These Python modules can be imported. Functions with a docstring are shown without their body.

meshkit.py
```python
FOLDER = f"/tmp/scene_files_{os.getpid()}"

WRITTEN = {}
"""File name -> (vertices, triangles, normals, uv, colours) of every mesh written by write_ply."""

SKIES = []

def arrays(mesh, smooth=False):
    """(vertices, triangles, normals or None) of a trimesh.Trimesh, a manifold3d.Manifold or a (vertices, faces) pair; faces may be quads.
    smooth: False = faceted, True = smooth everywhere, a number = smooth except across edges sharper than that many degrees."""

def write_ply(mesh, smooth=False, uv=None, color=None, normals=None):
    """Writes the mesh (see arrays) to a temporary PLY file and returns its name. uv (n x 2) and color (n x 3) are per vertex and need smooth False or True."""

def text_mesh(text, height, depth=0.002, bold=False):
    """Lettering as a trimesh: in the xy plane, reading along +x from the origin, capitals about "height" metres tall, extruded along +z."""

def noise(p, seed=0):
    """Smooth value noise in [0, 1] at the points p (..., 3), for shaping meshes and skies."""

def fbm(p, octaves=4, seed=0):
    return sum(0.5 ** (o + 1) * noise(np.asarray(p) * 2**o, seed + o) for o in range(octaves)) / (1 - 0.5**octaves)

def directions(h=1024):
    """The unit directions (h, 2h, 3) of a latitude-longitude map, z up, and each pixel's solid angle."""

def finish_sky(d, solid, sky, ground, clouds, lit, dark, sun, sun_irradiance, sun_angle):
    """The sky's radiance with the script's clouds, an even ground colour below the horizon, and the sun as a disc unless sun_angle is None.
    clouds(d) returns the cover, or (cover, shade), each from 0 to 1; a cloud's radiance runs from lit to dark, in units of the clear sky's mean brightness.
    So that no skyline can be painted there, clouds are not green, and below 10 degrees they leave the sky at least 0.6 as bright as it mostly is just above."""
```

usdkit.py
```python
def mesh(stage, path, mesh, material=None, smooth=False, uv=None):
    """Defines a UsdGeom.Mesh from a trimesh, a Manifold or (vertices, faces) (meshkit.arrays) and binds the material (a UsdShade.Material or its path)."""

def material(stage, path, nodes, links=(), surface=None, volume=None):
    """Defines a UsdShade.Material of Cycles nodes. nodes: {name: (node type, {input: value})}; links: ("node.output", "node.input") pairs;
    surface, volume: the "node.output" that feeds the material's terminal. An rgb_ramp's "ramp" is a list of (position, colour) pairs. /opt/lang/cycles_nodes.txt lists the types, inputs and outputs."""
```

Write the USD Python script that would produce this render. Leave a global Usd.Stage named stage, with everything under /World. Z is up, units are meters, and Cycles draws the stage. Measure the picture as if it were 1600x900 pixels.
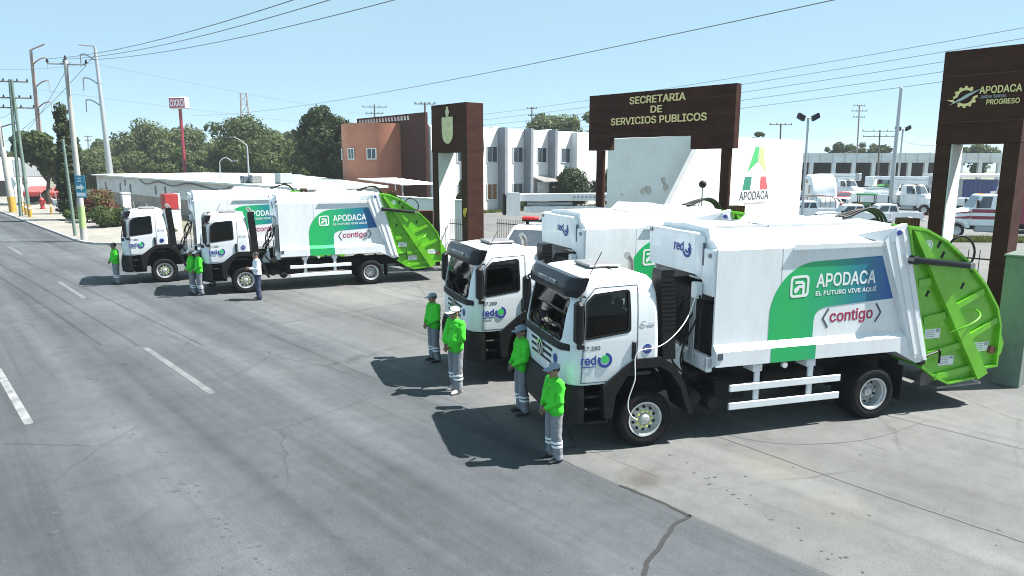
import math, random, re
import numpy as np, trimesh
from trimesh.transformations import rotation_matrix as RM, translation_matrix as TM
import manifold3d as m3
from shapely.geometry import Polygon, Point, box as sbox, LineString
from shapely import affinity
from shapely.ops import unary_union
from pxr import Usd, UsdGeom, UsdLux, UsdShade, Gf, Sdf
import usdkit, meshkit

stage = Usd.Stage.CreateInMemory()
UsdGeom.SetStageUpAxis(stage, UsdGeom.Tokens.z); UsdGeom.SetStageMetersPerUnit(stage, 1.0)
UsdGeom.Xform.Define(stage, '/World'); UsdGeom.Scope.Define(stage, '/World/Looks')
PI = math.pi
# ------------------------------------------------------------------ camera
CAM_H, PITCH, FPX = 4.85, math.radians(10.0), 1081.0
cam = UsdGeom.Camera.Define(stage, '/World/camera')
cam.CreateHorizontalApertureAttr(36.0); cam.CreateVerticalApertureAttr(20.25)
cam.CreateFocalLengthAttr(FPX / 1600 * 36.0); cam.CreateClippingRangeAttr(Gf.Vec2f(0.1, 5000))
cam.CreateExposureAttr(1.65)
cam.AddTranslateOp().Set(Gf.Vec3d(0, 0, CAM_H)); cam.AddRotateXOp().Set(90 - math.degrees(PITCH))
# ------------------------------------------------------------------ sky and sun
SUN_AZ = (0.99, 0.10); SUN_EL = math.radians(56)
sk = usdkit.material(stage, '/World/Looks/sky_look', {
    's': ('sky_texture', {'sky_type': 'single_scattering', 'sun_disc': False, 'sun_elevation': SUN_EL,
                          'sun_rotation': math.atan2(*SUN_AZ), 'altitude': 400.0, 'air_density': 0.6, 'aerosol_density': 0.3, 'ozone_density': 6.0}),
    'tc': ('texture_coordinate', {}), 'n': ('noise_texture', {'scale': 1.6, 'detail': 4.0}), 'f': ('map_range', {'from_min': 0.3, 'from_max': 0.7, 'to_min': 0.64, 'to_max': 0.74, 'clamp': True}),
    'm': ('mix_color', {'blend_type': 'mix', 'b': (3.0, 4.7, 5.3), 'use_clamp': True}),          # a thin pale veil of high haze over the whole sky
    'b': ('background_shader', {'strength': 0.058})}, [('tc.generated', 'n.vector'), ('n.fac', 'f.value'), ('f.result', 'm.fac'), ('s.color', 'm.a'), ('m.result', 'b.color')], surface='b.background')
dome = UsdLux.DomeLight.Define(stage, '/World/sky'); UsdShade.MaterialBindingAPI.Apply(dome.GetPrim()).Bind(sk)
dome.GetPrim().SetCustomDataByKey('kind', 'structure')
sun = UsdLux.DistantLight.Define(stage, '/World/sun')
sun.CreateIntensityAttr(1.25); sun.CreateNormalizeAttr(True)
sun.CreateAngleAttr(0.5); sun.CreateColorAttr(Gf.Vec3f(1.0, 0.965, 0.905))
sd = np.array([SUN_AZ[0] * math.cos(SUN_EL), SUN_AZ[1] * math.cos(SUN_EL), math.sin(SUN_EL)])
sun.AddRotateZOp().Set(math.degrees(math.atan2(sd[1], sd[0])) + 90); sun.AddRotateXOp().Set(90 - math.degrees(SUN_EL))
# ------------------------------------------------------------------ materials
MATS = {}
def mat(name, col, rough=0.6, metal=0.0, var=0.0, vs=3.0, spec=0.5, bump=0.0, bs=40.0, coat=0.0, dirt=None, sx=(1, 1, 1), sub=None):
    n = {'p': ('principled_bsdf', {'base_color': col, 'roughness': rough, 'metallic': metal, 'specular_ior_level': spec, 'coat_weight': coat})}
    l = []
    if var or dirt is not None or bump:
        n['t'] = ('texture_coordinate', {}); n['m'] = ('mapping', {'scale': sx}); l += [('t.object', 'm.vector')]
    if var or dirt is not None:
        d = dirt if dirt is not None else tuple(c * (1 - var) for c in col)
        n['n'] = ('noise_texture', {'scale': vs, 'detail': 5.0, 'roughness': 0.65})
        n['r'] = ('rgb_ramp', {'ramp': [(0.34, d), (0.62, col)]})
        l += [('m.vector', 'n.vector'), ('n.fac', 'r.fac'), ('r.color', 'p.base_color')]
    if bump:
        n['bn'] = ('noise_texture', {'scale': bs, 'detail': 3.0}); n['b'] = ('bump', {'strength': bump, 'distance': 0.02})
        l += [('m.vector', 'bn.vector'), ('bn.fac', 'b.height'), ('b.normal', 'p.normal')]
    MATS[name] = usdkit.material(stage, '/World/Looks/' + name, n, l, surface='p.BSDF')
mat('white_paint', (0.69, 0.715, 0.74), 0.28, dirt=(0.62, 0.635, 0.65), vs=1.6, coat=0.3, sx=(1.6, 1.6, 0.5))
mat('cab_white', (0.64, 0.665, 0.69), 0.26, var=0.05, vs=1.5, coat=0.4)
mat('lime_paint', (0.128, 0.43, 0.012), 0.32, dirt=(0.10, 0.35, 0.012), vs=2.2, coat=0.3)
mat('black_plastic', (0.010, 0.010, 0.011), 0.5, spec=0.22, var=0.3, vs=6)
mat('black_gloss', (0.008, 0.009, 0.012), 0.22, spec=0.22)
mat('rubber', (0.011, 0.011, 0.012), 0.85, spec=0.2, var=0.3, vs=5, bump=0.3, bs=60)
mat('steel_rim', (0.51, 0.5185, 0.527), 0.42, 0.5, var=0.2, vs=9)
mat('chrome', (0.75, 0.75, 0.76), 0.18, 1.0)
mat('yellow_mark', (0.62, 0.68, 0.18), 0.5)
mat('dark_metal', (0.012, 0.012, 0.013), 0.6, 0.0, spec=0.25, var=0.4, vs=7)
mat('grey_metal', (0.22, 0.22, 0.23), 0.5, 0.3, var=0.25, vs=6)
mat('pipe_metal', (0.48, 0.46, 0.44), 0.4, 0.7, var=0.3, vs=8)
mat('amber_lens', (0.85, 0.28, 0.02), 0.25)
mat('red_lens', (0.5, 0.02, 0.02), 0.25)
mat('blue_lens', (0.02, 0.05, 0.4), 0.25)
mat('lamp_lens', (0.6, 0.62, 0.63), 0.1, 0.3)
mat('decal_white', (0.70, 0.71, 0.70), 0.5)
mat('decal_maroon', (0.30, 0.012, 0.06), 0.5)
mat('decal_grey', (0.06, 0.075, 0.10), 0.5)
mat('decal_lightgrey', (0.30, 0.32, 0.35), 0.5)
mat('decal_navy', (0.012, 0.035, 0.21), 0.5)
mat('decal_green', (0.03, 0.40, 0.10), 0.5)
mat('rust_red', (0.136, 0.036, 0.0176), 0.7, var=0.4, vs=8)
mat('seat_cloth', (0.06, 0.06, 0.065), 0.9)
mat('cab_trim', (0.035, 0.036, 0.04), 0.8)
mat('brown_clad', (0.0289, 0.0102, 0.00765), 0.75, spec=0.12, dirt=(0.0442, 0.017, 0.01105), vs=1.1, sx=(1, 1, 2.5), bump=0.2, bs=14)
mat('brown_light', (0.07, 0.035, 0.026), 0.7, spec=0.15, dirt=(0.05, 0.025, 0.018), vs=1.3)
mat('gold', (0.66, 0.51, 0.24), 0.5)
mat('gold_dull', (0.52, 0.47, 0.30), 0.55, var=0.3, vs=9)
mat('white_render', (0.66, 0.657, 0.65), 0.85, dirt=(0.56, 0.555, 0.54), vs=0.5, bump=0.15, bs=25)
mat('white_wall', (0.62, 0.62, 0.62), 0.85, var=0.07, vs=0.4, bump=0.1, bs=25)
mat('peeled_plaster', (0.50, 0.45, 0.41), 0.9, var=0.35, vs=6)
mat('grey_fin', (0.1785, 0.1997, 0.2295), 0.8, var=0.15, vs=1)
mat('orange_render', (0.3286, 0.1333, 0.0837), 0.85, dirt=(0.2728, 0.1054, 0.0651), vs=0.6, bump=0.1)
mat('slab_brown', (0.0476, 0.01785, 0.01445), 0.8, spec=0.12, dirt=(0.034, 0.0136, 0.01105), vs=0.9)
mat('green_grey', (0.11, 0.145, 0.125), 0.85, dirt=(0.065, 0.083, 0.073), vs=1.4, sx=(1, 1, 0.5), bump=0.15)
mat('pale_wall', (0.58, 0.60, 0.61), 0.85, dirt=(0.47, 0.46, 0.45), vs=0.35, sx=(1, 1, 3))
mat('dado', (0.32, 0.268, 0.232), 0.9, dirt=(0.216, 0.176, 0.152), vs=0.8)
mat('roof_sheet', (0.544, 0.592, 0.568), 0.5, dirt=(0.464, 0.512, 0.48), vs=0.15)
mat('window_frame', (0.55, 0.57, 0.58), 0.5)
mat('window_glass', (0.030, 0.040, 0.052), 0.08, spec=0.5, dirt=(0.075, 0.09, 0.11), vs=0.6, sx=(1, 1, 0.4))
mat('wood_board', (0.25, 0.13, 0.06), 0.8, var=0.4, vs=5)
mat('concrete_pole', (0.36, 0.3528, 0.3384), 0.85, dirt=(0.2592, 0.252, 0.2376), vs=2.5, sx=(1, 1, 0.3))
mat('galv', (0.336, 0.36, 0.376), 0.5, 0.4)
mat('green_pole', (0.13, 0.19, 0.16), 0.6, var=0.3, vs=3)
mat('wood_pole', (0.13, 0.10, 0.085), 0.85, var=0.3, vs=4)
mat('wire', (0.09, 0.095, 0.105), 0.6)
mat('rusty_pole', (0.27, 0.20, 0.18), 0.7, var=0.3, vs=2)
mat('yellow_paint', (0.434, 0.252, 0.021), 0.6, dirt=(0.28, 0.168, 0.035), vs=4)
mat('lime_splash', (0.294, 0.406, 0.175), 0.8, var=0.2, vs=4)
mat('sign_teal', (0.0102, 0.187, 0.2805), 0.5)
mat('red_paint', (0.315, 0.0225, 0.0225), 0.5, var=0.2)
mat('maroon_paint', (0.22, 0.02, 0.04), 0.5)
mat('sign_maroon', (0.30, 0.035, 0.10), 0.5)
mat('canvas_red', (0.45, 0.06, 0.06), 0.9)
mat('fence_iron', (0.05, 0.035, 0.032), 0.6)
mat('lime_cloth', (0.0396, 0.5328, 0.018), 0.85, dirt=(0.0324, 0.432, 0.0144), vs=7, bump=0.35, bs=9)
mat('grey_cloth', (0.186, 0.1984, 0.2232), 0.9, var=0.18, vs=6, bump=0.4, bs=10)
mat('navy_cloth', (0.02, 0.028, 0.065), 0.9, bump=0.3, bs=10)
mat('shirt_white', (0.62, 0.64, 0.68), 0.85, bump=0.3, bs=10)
mat('reflective', (0.70, 0.72, 0.75), 0.4)
mat('skin', (0.24, 0.125, 0.085), 0.55)
mat('hair', (0.012, 0.010, 0.009), 0.7)
mat('eye', (0.02, 0.015, 0.012), 0.3)
mat('lips', (0.17, 0.07, 0.06), 0.5)
mat('cap_grey', (0.20, 0.26, 0.31), 0.85)
mat('cap_white', (0.6375, 0.6375, 0.629), 0.85)
mat('shoe_dark', (0.025, 0.024, 0.026), 0.6)
mat('shoe_pale', (0.45, 0.42, 0.39), 0.7)
mat('glove', (0.03, 0.03, 0.032), 0.8)
mat('trunk', (0.075, 0.055, 0.042), 0.95, var=0.4, vs=6, bump=0.5, bs=20)
mat('tractor_green', (0.024, 0.16, 0.04), 0.4)
mat('blue_paint', (0.015, 0.04, 0.16), 0.5)
mat('tan_rubble', (0.3, 0.27, 0.225), 0.95, var=0.4, vs=3, bump=0.6, bs=8)
mat('purple_bloom', (0.16, 0.07, 0.17), 0.8, var=0.5, vs=4)
mat('oil_stain', (0.036, 0.039, 0.043), 0.75, dirt=(0.055, 0.058, 0.062), vs=14)
mat('seal', (0.0176, 0.0176, 0.0192), 0.6)
mat('joint', (0.093, 0.093, 0.093), 0.9)
mat('cord_white', (0.72, 0.71, 0.68), 0.6)
mat('grass', (0.085, 0.12, 0.03), 0.9)
def leafmat(name, c1, c2, sc=0.7):
    MATS[name] = usdkit.material(stage, '/World/Looks/' + name, {
        'g': ('geometry', {}), 'n': ('noise_texture', {'scale': sc, 'detail': 3.0}), 'r': ('rgb_ramp', {'ramp': [(0.35, c1), (0.65, c2)]}),
        'd': ('principled_bsdf', {'roughness': 0.6, 'specular_ior_level': 0.25}), 't': ('translucent_bsdf', {}), 'm': ('mix_closure', {'fac': 0.42})},
        [('g.position', 'n.vector'), ('n.fac', 'r.fac'), ('r.color', 'd.base_color'), ('r.color', 't.color'), ('d.BSDF', 'm.closure1'), ('t.BSDF', 'm.closure2')], surface='m.closure')
leafmat('leaf_mesquite', (0.05616, 0.08143, 0.02527), (0.1039, 0.132, 0.04774))
leafmat('leaf_dark', (0.01785, 0.03162, 0.01122), (0.03825, 0.05865, 0.01836))
leafmat('leaf_mid', (0.03629, 0.05962, 0.01659), (0.07258, 0.1011, 0.02851))
leafmat('leaf_cypress', (0.02531, 0.03656, 0.01575), (0.04781, 0.06469, 0.02531))
leafmat('leaf_shrub', (0.035, 0.07, 0.014), (0.091, 0.133, 0.028), 2.0)
leafmat('leaf_bloom', (0.165, 0.0525, 0.045), (0.0975, 0.12, 0.0375), 1.5)
leafmat('leaf_grass', (0.07, 0.098, 0.021), (0.119, 0.14, 0.042), 1.5)
def panemat(name, tint):
    MATS[name] = usdkit.material(stage, '/World/Looks/' + name, {
        't': ('transparent_bsdf', {'color': tint}), 'g': ('principled_bsdf', {'base_color': (0.9, 0.9, 0.9), 'metallic': 1.0, 'roughness': 0.03}),
        'f': ('fresnel', {'IOR': 1.33}), 'm': ('mix_closure', {})},
        [('f.fac', 'm.fac'), ('t.BSDF', 'm.closure1'), ('g.BSDF', 'm.closure2')], surface='m.closure')
panemat('pane', (0.42, 0.46, 0.45)); panemat('pane_dark', (0.14, 0.16, 0.16))
MATS['band'] = usdkit.material(stage, '/World/Looks/band', {
    't': ('texture_coordinate', {}), 's': ('separate_xyz', {}), 'r': ('map_range', {'from_min': 3.0, 'from_max': 5.05, 'clamp': True}),
    'c': ('rgb_ramp', {'ramp': [(0.0, (0.012, 0.37, 0.105)), (0.35, (0.010, 0.31, 0.15)), (0.62, (0.008, 0.19, 0.22)), (1.0, (0.010, 0.085, 0.29))]}),
    'p': ('principled_bsdf', {'roughness': 0.4})}, [('t.object', 's.vector'), ('s.x', 'r.value'), ('r.result', 'c.fac'), ('c.color', 'p.base_color')], surface='p.BSDF')

RA = math.radians(42.0)                                      # the road's direction
AX, NX = np.array([-math.sin(RA), math.cos(RA), 0]), np.array([math.cos(RA), math.sin(RA), 0])
def SN(s, n, z=0.0): return AX * s + NX * n + np.array([0, 0, z])
def groundmat(name, A, C=None):
    """worn paving: patches, wheel-polished streaks along the road, oil spots, fine grain. A, C: (base, dark, light, streak, spot);
    with C the surface changes from asphalt A to concrete C across the mouth of the yard, sharply near and raggedly farther up the road"""
    N = {'g': ('geometry', {}), 'rot': ('mapping', {'mapping_type': 'point', 'rotation': (0, 0, -RA)}),
         'sm': ('mapping', {'scale': (1.0, 0.03, 1.0)}), 'sm2': ('mapping', {'scale': (0.36, 0.012, 1.0)}),
         'big': ('noise_texture', {'scale': 0.2, 'detail': 6.0, 'roughness': 0.62}), 'str': ('noise_texture', {'scale': 2.0, 'detail': 5.0, 'roughness': 0.65, 'distortion': 0.6}), 'str2': ('noise_texture', {'scale': 1.6, 'detail': 2.0}),
         'fine': ('noise_texture', {'scale': 42.0, 'detail': 8.0, 'roughness': 0.85}), 'mid': ('noise_texture', {'scale': 2.6, 'detail': 9.0, 'roughness': 0.72}),
         'sp': ('voronoi_texture', {'scale': 1.1, 'randomness': 1.0}), 'spd': ('mix_vector', {'fac': 0.12}), 'spn': ('noise_texture', {'scale': 0.3, 'detail': 3.0}),
         'rf': ('rgb_ramp', {'ramp': [(0.32, (0.52,) * 3), (0.5, (1, 1, 1)), (0.68, (1.42,) * 3)]}), 'rm': ('rgb_ramp', {'ramp': [(0.30, (0.80,) * 3), (0.52, (1, 1, 1)), (0.78, (1.12,) * 3)]}),
         'rspn': ('rgb_ramp', {'ramp': [(0.54, (0, 0, 0)), (0.62, (1, 1, 1))]}), 'rspw': ('rgb_to_bw', {}), 'bp': ('bump', {'strength': 0.4, 'distance': 0.02}), 'p': ('principled_bsdf', {'roughness': 0.8, 'specular_ior_level': 0.3})}
    L = [('g.position', 'rot.vector'), ('rot.vector', 'sm.vector'), ('rot.vector', 'sm2.vector'), ('sm.vector', 'str.vector'), ('sm2.vector', 'str2.vector')] + [('rot.vector', k + '.vector') for k in ('big', 'fine', 'mid', 'spn')]
    L += [('rot.vector', 'spd.a'), ('mid.color', 'spd.b'), ('spd.result', 'sp.vector'), ('fine.fac', 'rf.fac'), ('mid.fac', 'rm.fac'), ('spn.fac', 'rspn.fac'), ('rspn.color', 'rspw.color'), ('fine.fac', 'bp.height'), ('bp.normal', 'p.normal')]
    def stack(q, base, dark, light, st, spot):
        N.update({q + 'rb': ('rgb_ramp', {'ramp': [(0.3, dark), (0.5, base), (0.7, light)]}), q + 'rs': ('rgb_ramp', {'ramp': [(0.34, (1 - st,) * 3), (0.5, (1, 1, 1)), (0.66, (1 + st * 0.6,) * 3)]}),
                  q + 'rs2': ('rgb_ramp', {'ramp': [(0.36, (1 - st * 1.1,) * 3), (0.64, (1 + st * 1.1,) * 3)]}), q + 'rsp': ('rgb_ramp', {'ramp': [(0.0, (spot,) * 3), (0.06, (spot + 0.08,) * 3), (0.10, (1, 1, 1))]}), q + 'wsp': ('mix_color', {'a': (1, 1, 1)})})
        for k in range(5): N[f'{q}m{k}'] = ('mix_color', {'blend_type': 'multiply', 'fac': 1.0})
        L.extend([('big.fac', q + 'rb.fac'), ('str.fac', q + 'rs.fac'), ('str2.fac', q + 'rs2.fac'), ('sp.distance', q + 'rsp.fac'), ('rspw.val', q + 'wsp.fac'), (q + 'rsp.color', q + 'wsp.b')])
        prev = q + 'rb.color'
        for k, nx in enumerate((q + 'rs.color', 'rf.color', 'rm.color', q + 'rs2.color', q + 'wsp.result')):
            L.extend([(prev, f'{q}m{k}.a'), (nx, f'{q}m{k}.b')]); prev = f'{q}m{k}.result'
        return prev
    out = stack('a', *A)
    if C:
        c = stack('c', *C)
        N.update({'sep': ('separate_xyz', {}), 'w': ('map_range', {'from_min': 8.0, 'from_max': 18.0, 'to_min': 0.06, 'to_max': 4.5, 'clamp': True}), 'sub': ('math', {'math_type': 'subtract', 'value2': 7.9}), 'div': ('math', {'math_type': 'divide'}),
                  'jn': ('noise_texture', {'scale': 0.55, 'detail': 6.0, 'roughness': 0.6}), 'ja': ('math', {'math_type': 'multiply_add', 'value2': 2.2, 'value3': -1.1}), 'add': ('math', {'math_type': 'add', 'use_clamp': True}), 'mx': ('mix_color', {})})
        L.extend([('rot.vector', 'sep.vector'), ('sep.y', 'w.value'), ('sep.x', 'sub.value1'), ('sub.value', 'div.value1'), ('w.result', 'div.value2'), ('sm.vector', 'jn.vector'), ('jn.fac', 'ja.value1'), ('div.value', 'add.value1'), ('ja.value', 'add.value2'), ('add.value', 'mx.fac'), (out, 'mx.a'), (c, 'mx.b')]); out = 'mx.result'
    if C:
        N.update({'cd': ('mix_vector', {'fac': 0.22}), 'ck': ('voronoi_texture', {'feature': 'distance_to_edge', 'scale': 0.30}), 'cr': ('rgb_ramp', {'ramp': [(0.0, (0.62,) * 3), (0.0030, (0.72,) * 3), (0.0065, (1, 1, 1))]}), 'kmask': ('rgb_ramp', {'ramp': [(0.46, (0, 0, 0)), (0.56, (1, 1, 1))]}), 'kbw': ('rgb_to_bw', {}), 'cmul': ('mix_color', {'blend_type': 'multiply'})})
        L.extend([('rot.vector', 'cd.a'), ('mid.color', 'cd.b'), ('cd.result', 'ck.vector'), ('ck.distance', 'cr.fac'), ('big.fac', 'kmask.fac'), ('kmask.color', 'kbw.color'), ('kbw.val', 'cmul.fac'), (out, 'cmul.a'), ('cr.color', 'cmul.b')]); out = 'cmul.result'
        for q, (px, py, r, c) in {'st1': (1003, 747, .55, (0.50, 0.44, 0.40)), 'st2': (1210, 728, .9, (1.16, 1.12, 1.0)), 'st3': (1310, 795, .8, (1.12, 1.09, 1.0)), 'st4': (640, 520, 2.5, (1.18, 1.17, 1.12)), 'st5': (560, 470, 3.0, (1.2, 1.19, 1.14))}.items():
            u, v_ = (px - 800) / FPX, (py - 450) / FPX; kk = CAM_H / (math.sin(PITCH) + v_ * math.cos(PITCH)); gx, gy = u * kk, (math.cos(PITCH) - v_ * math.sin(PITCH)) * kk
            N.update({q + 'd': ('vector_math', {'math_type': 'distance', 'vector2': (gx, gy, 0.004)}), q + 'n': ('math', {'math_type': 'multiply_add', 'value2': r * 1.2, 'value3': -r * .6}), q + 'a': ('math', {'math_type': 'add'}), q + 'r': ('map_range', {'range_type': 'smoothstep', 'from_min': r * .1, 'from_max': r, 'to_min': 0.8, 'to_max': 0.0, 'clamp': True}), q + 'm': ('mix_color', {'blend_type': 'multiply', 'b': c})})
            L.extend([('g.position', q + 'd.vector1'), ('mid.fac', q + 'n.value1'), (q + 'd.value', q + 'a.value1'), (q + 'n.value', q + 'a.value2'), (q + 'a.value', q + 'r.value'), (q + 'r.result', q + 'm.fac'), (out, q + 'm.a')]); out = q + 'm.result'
    L.append((out, 'p.base_color'))
    MATS[name] = usdkit.material(stage, '/World/Looks/' + name, N, L, surface='p.BSDF')
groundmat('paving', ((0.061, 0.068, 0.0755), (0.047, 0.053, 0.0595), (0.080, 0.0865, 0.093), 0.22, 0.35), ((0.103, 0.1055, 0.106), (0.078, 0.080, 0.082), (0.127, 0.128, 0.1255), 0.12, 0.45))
groundmat('yard_asphalt', ((0.112, 0.113, 0.111), (0.088, 0.089, 0.087), (0.138, 0.136, 0.132), 0.06, 0.6))
groundmat('pavement_concrete', ((0.205, 0.197, 0.178), (0.165, 0.157, 0.145), (0.25, 0.238, 0.213), 0.03, 0.8))
groundmat('far_earth', ((0.14, 0.133, 0.10), (0.09, 0.098, 0.056), (0.19, 0.175, 0.133), 0.02, 0.9))
mat('road_paint', (0.23, 0.235, 0.235), 0.8, dirt=(0.09, 0.097, 0.104), vs=3.5, bump=0.2)
mat('worn_paint', (0.135, 0.142, 0.146), 0.8, dirt=(0.066, 0.073, 0.08), vs=2.4, bump=0.2)
mat('faded_paint', (0.125, 0.13, 0.133), 0.8, dirt=(0.075, 0.082, 0.09), vs=3.0, bump=0.2)

# ------------------------------------------------------------------ helpers
USED = {}
def numbered(path):
    k = USED.get(path, -1) + 1; USED[path] = k
    return path if k == 0 else f'{path}_{k:03d}'
def ppath(parent): return '/World' if parent is None else (parent if isinstance(parent, str) else str(parent.GetPath()))
def tagp(p, label=None, cat=None, group=None, kind=None):
    for k, v in (('label', label), ('category', cat), ('group', group), ('kind', kind)):
        if v: p.SetCustomDataByKey(k, v)
    return p
def obj(name, mesh, m, parent=None, smooth=False, label=None, cat=None, group=None, kind=None):
    if isinstance(mesh, list): mesh = cat_(mesh)
    p = usdkit.mesh(stage, numbered(ppath(parent) + '/' + name), mesh, MATS[m], smooth=smooth).GetPrim()
    return tagp(p, label, cat, group, kind)
def objs(name, meshes, m, parent=None, **k):
    for q in meshes: obj(name, q, m, parent, **k)
def thing(name, label, cat, loc=(0, 0, 0), rotz=0.0, group=None, scale=None):
    x = UsdGeom.Xform.Define(stage, numbered('/World/' + name)); x.AddTranslateOp().Set(Gf.Vec3d(*map(float, loc))); x.AddRotateZOp().Set(math.degrees(rotz))
    if scale: x.AddScaleOp().Set(Gf.Vec3f(scale, scale, scale))
    return tagp(x.GetPrim(), label, cat, group)
def dup(src, name, label, loc, rotz=0.0, group=None, scale=None):
    r = thing(name, label, src.GetCustomData().get('category'), loc, rotz, group or src.GetCustomData().get('group'), scale)
    r.GetReferences().AddInternalReference(src.GetPath()); r.SetInstanceable(True)
    return r
def cat_(ms): return trimesh.util.concatenate([m if isinstance(m, trimesh.Trimesh) else trimesh.Trimesh(*m, process=False) for m in ms])
def bx(x0, x1, y0, y1, z0, z1, b=0.0):
    """a box, its edges chamfered by b"""
    lo, hi = np.array([x0, y0, z0], float), np.array([x1, y1, z1], float)
    b = min(b, 0.45 * (hi - lo).min())
    if b <= 0:
        return trimesh.creation.box(bounds=[lo, hi])
    pts = []
    for sx in (0, 1):
        for sy in (0, 1):
            for sz in (0, 1):
                c = np.where([sx, sy, sz], hi, lo); d = np.where([sx, sy, sz], -b, b)
                for k in range(3):
                    q = c + d; q[k] = c[k]; pts.append(q)
    return trimesh.Trimesh(pts).convex_hull
def hull(pts): return trimesh.convex.convex_hull(np.asarray(pts, float))
def tube(pts, r, n=8, caps=True):
    p = np.asarray(pts, float); k = len(p); r = np.broadcast_to(r, (k,))
    t = np.gradient(p, axis=0); t /= np.linalg.norm(t, axis=1, keepdims=True) + 1e-12
    ref = np.array([0, 0, 1.0]) if abs(t[:, 2]).max() < 0.95 else (np.array([1.0, 0, 0]) if abs(t[:, 0]).max() < 0.95 else np.array([0.3, 1, 0.2]))
    a = np.cross(t, ref); a /= np.linalg.norm(a, axis=1, keepdims=True) + 1e-12; b = np.cross(t, a)
    ang = np.arange(n) * 2 * PI / n
    v = p[:, None] + r[:, None, None] * (np.cos(ang)[None, :, None] * a[:, None] + np.sin(ang)[None, :, None] * b[:, None])
    v = v.reshape(-1, 3); f = []
    for i in range(k - 1):
        for j in range(n):
            q = [i * n + j, i * n + (j + 1) % n, (i + 1) * n + (j + 1) % n, (i + 1) * n + j]
            f += [[q[0], q[2], q[1]], [q[0], q[3], q[2]]]
    if caps:
        v = np.vstack([v, p[0], p[-1]]); c0, c1 = k * n, k * n + 1
        for j in range(n):
            f += [[c0, j, (j + 1) % n], [c1, (k - 1) * n + (j + 1) % n, (k - 1) * n + j]]
    m = trimesh.Trimesh(v, f, process=False)
    if m.is_watertight and m.volume < 0: m.invert()
    return m
def bez(p, n=12):
    """smooth curve through points"""
    from scipy.interpolate import CubicSpline
    p = np.asarray(p, float); d = np.r_[0, np.cumsum(np.linalg.norm(np.diff(p, axis=0), axis=1))]
    return CubicSpline(d, p)(np.linspace(0, d[-1], n))
def cyl(p0, p1, r, n=16): return tube([p0, p1], r, n)
def lathe(prof, n=32, axis='y'):
    """prof: (radius, height) pairs, turned about the axis"""
    m = trimesh.creation.revolve(np.asarray(prof, float), sections=n)
    if axis == 'y': m.apply_transform(RM(-PI / 2, (1, 0, 0)))
    if axis == 'x': m.apply_transform(RM(PI / 2, (0, 1, 0)))
    return m
def poly_xz(poly, y0, y1):
    """a polygon in x, z given depth from y0 to y1"""
    P = poly if hasattr(poly, 'geom_type') else Polygon(poly)
    out = []
    for g in getattr(P, 'geoms', [P]):
        if g.is_empty or g.geom_type != 'Polygon': continue
        m = trimesh.creation.extrude_polygon(g, abs(y1 - y0), engine='earcut')
        m.apply_transform(RM(PI / 2, (1, 0, 0))); m.apply_translation((0, max(y0, y1), 0)); out.append(m)
    return cat_(out)
def poly_yz(poly, x0, x1):
    m = poly_xz(poly, -x1, -x0); m.apply_transform(RM(PI / 2, (0, 0, 1))); return m
def poly_xy(poly, z0, z1):
    P = poly if hasattr(poly, 'geom_type') else Polygon(poly)
    ms = [trimesh.creation.extrude_polygon(g, z1 - z0, engine='earcut') for g in getattr(P, 'geoms', [P]) if g.geom_type == 'Polygon']
    m = cat_(ms); m.apply_translation((0, 0, z0)); return m
def man(t):
    t = t.copy(); t.merge_vertices()
    if t.volume < 0: t.invert()
    return m3.Manifold(m3.Mesh(np.asarray(t.vertices, np.float32), np.asarray(t.faces, np.uint32)))
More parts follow.
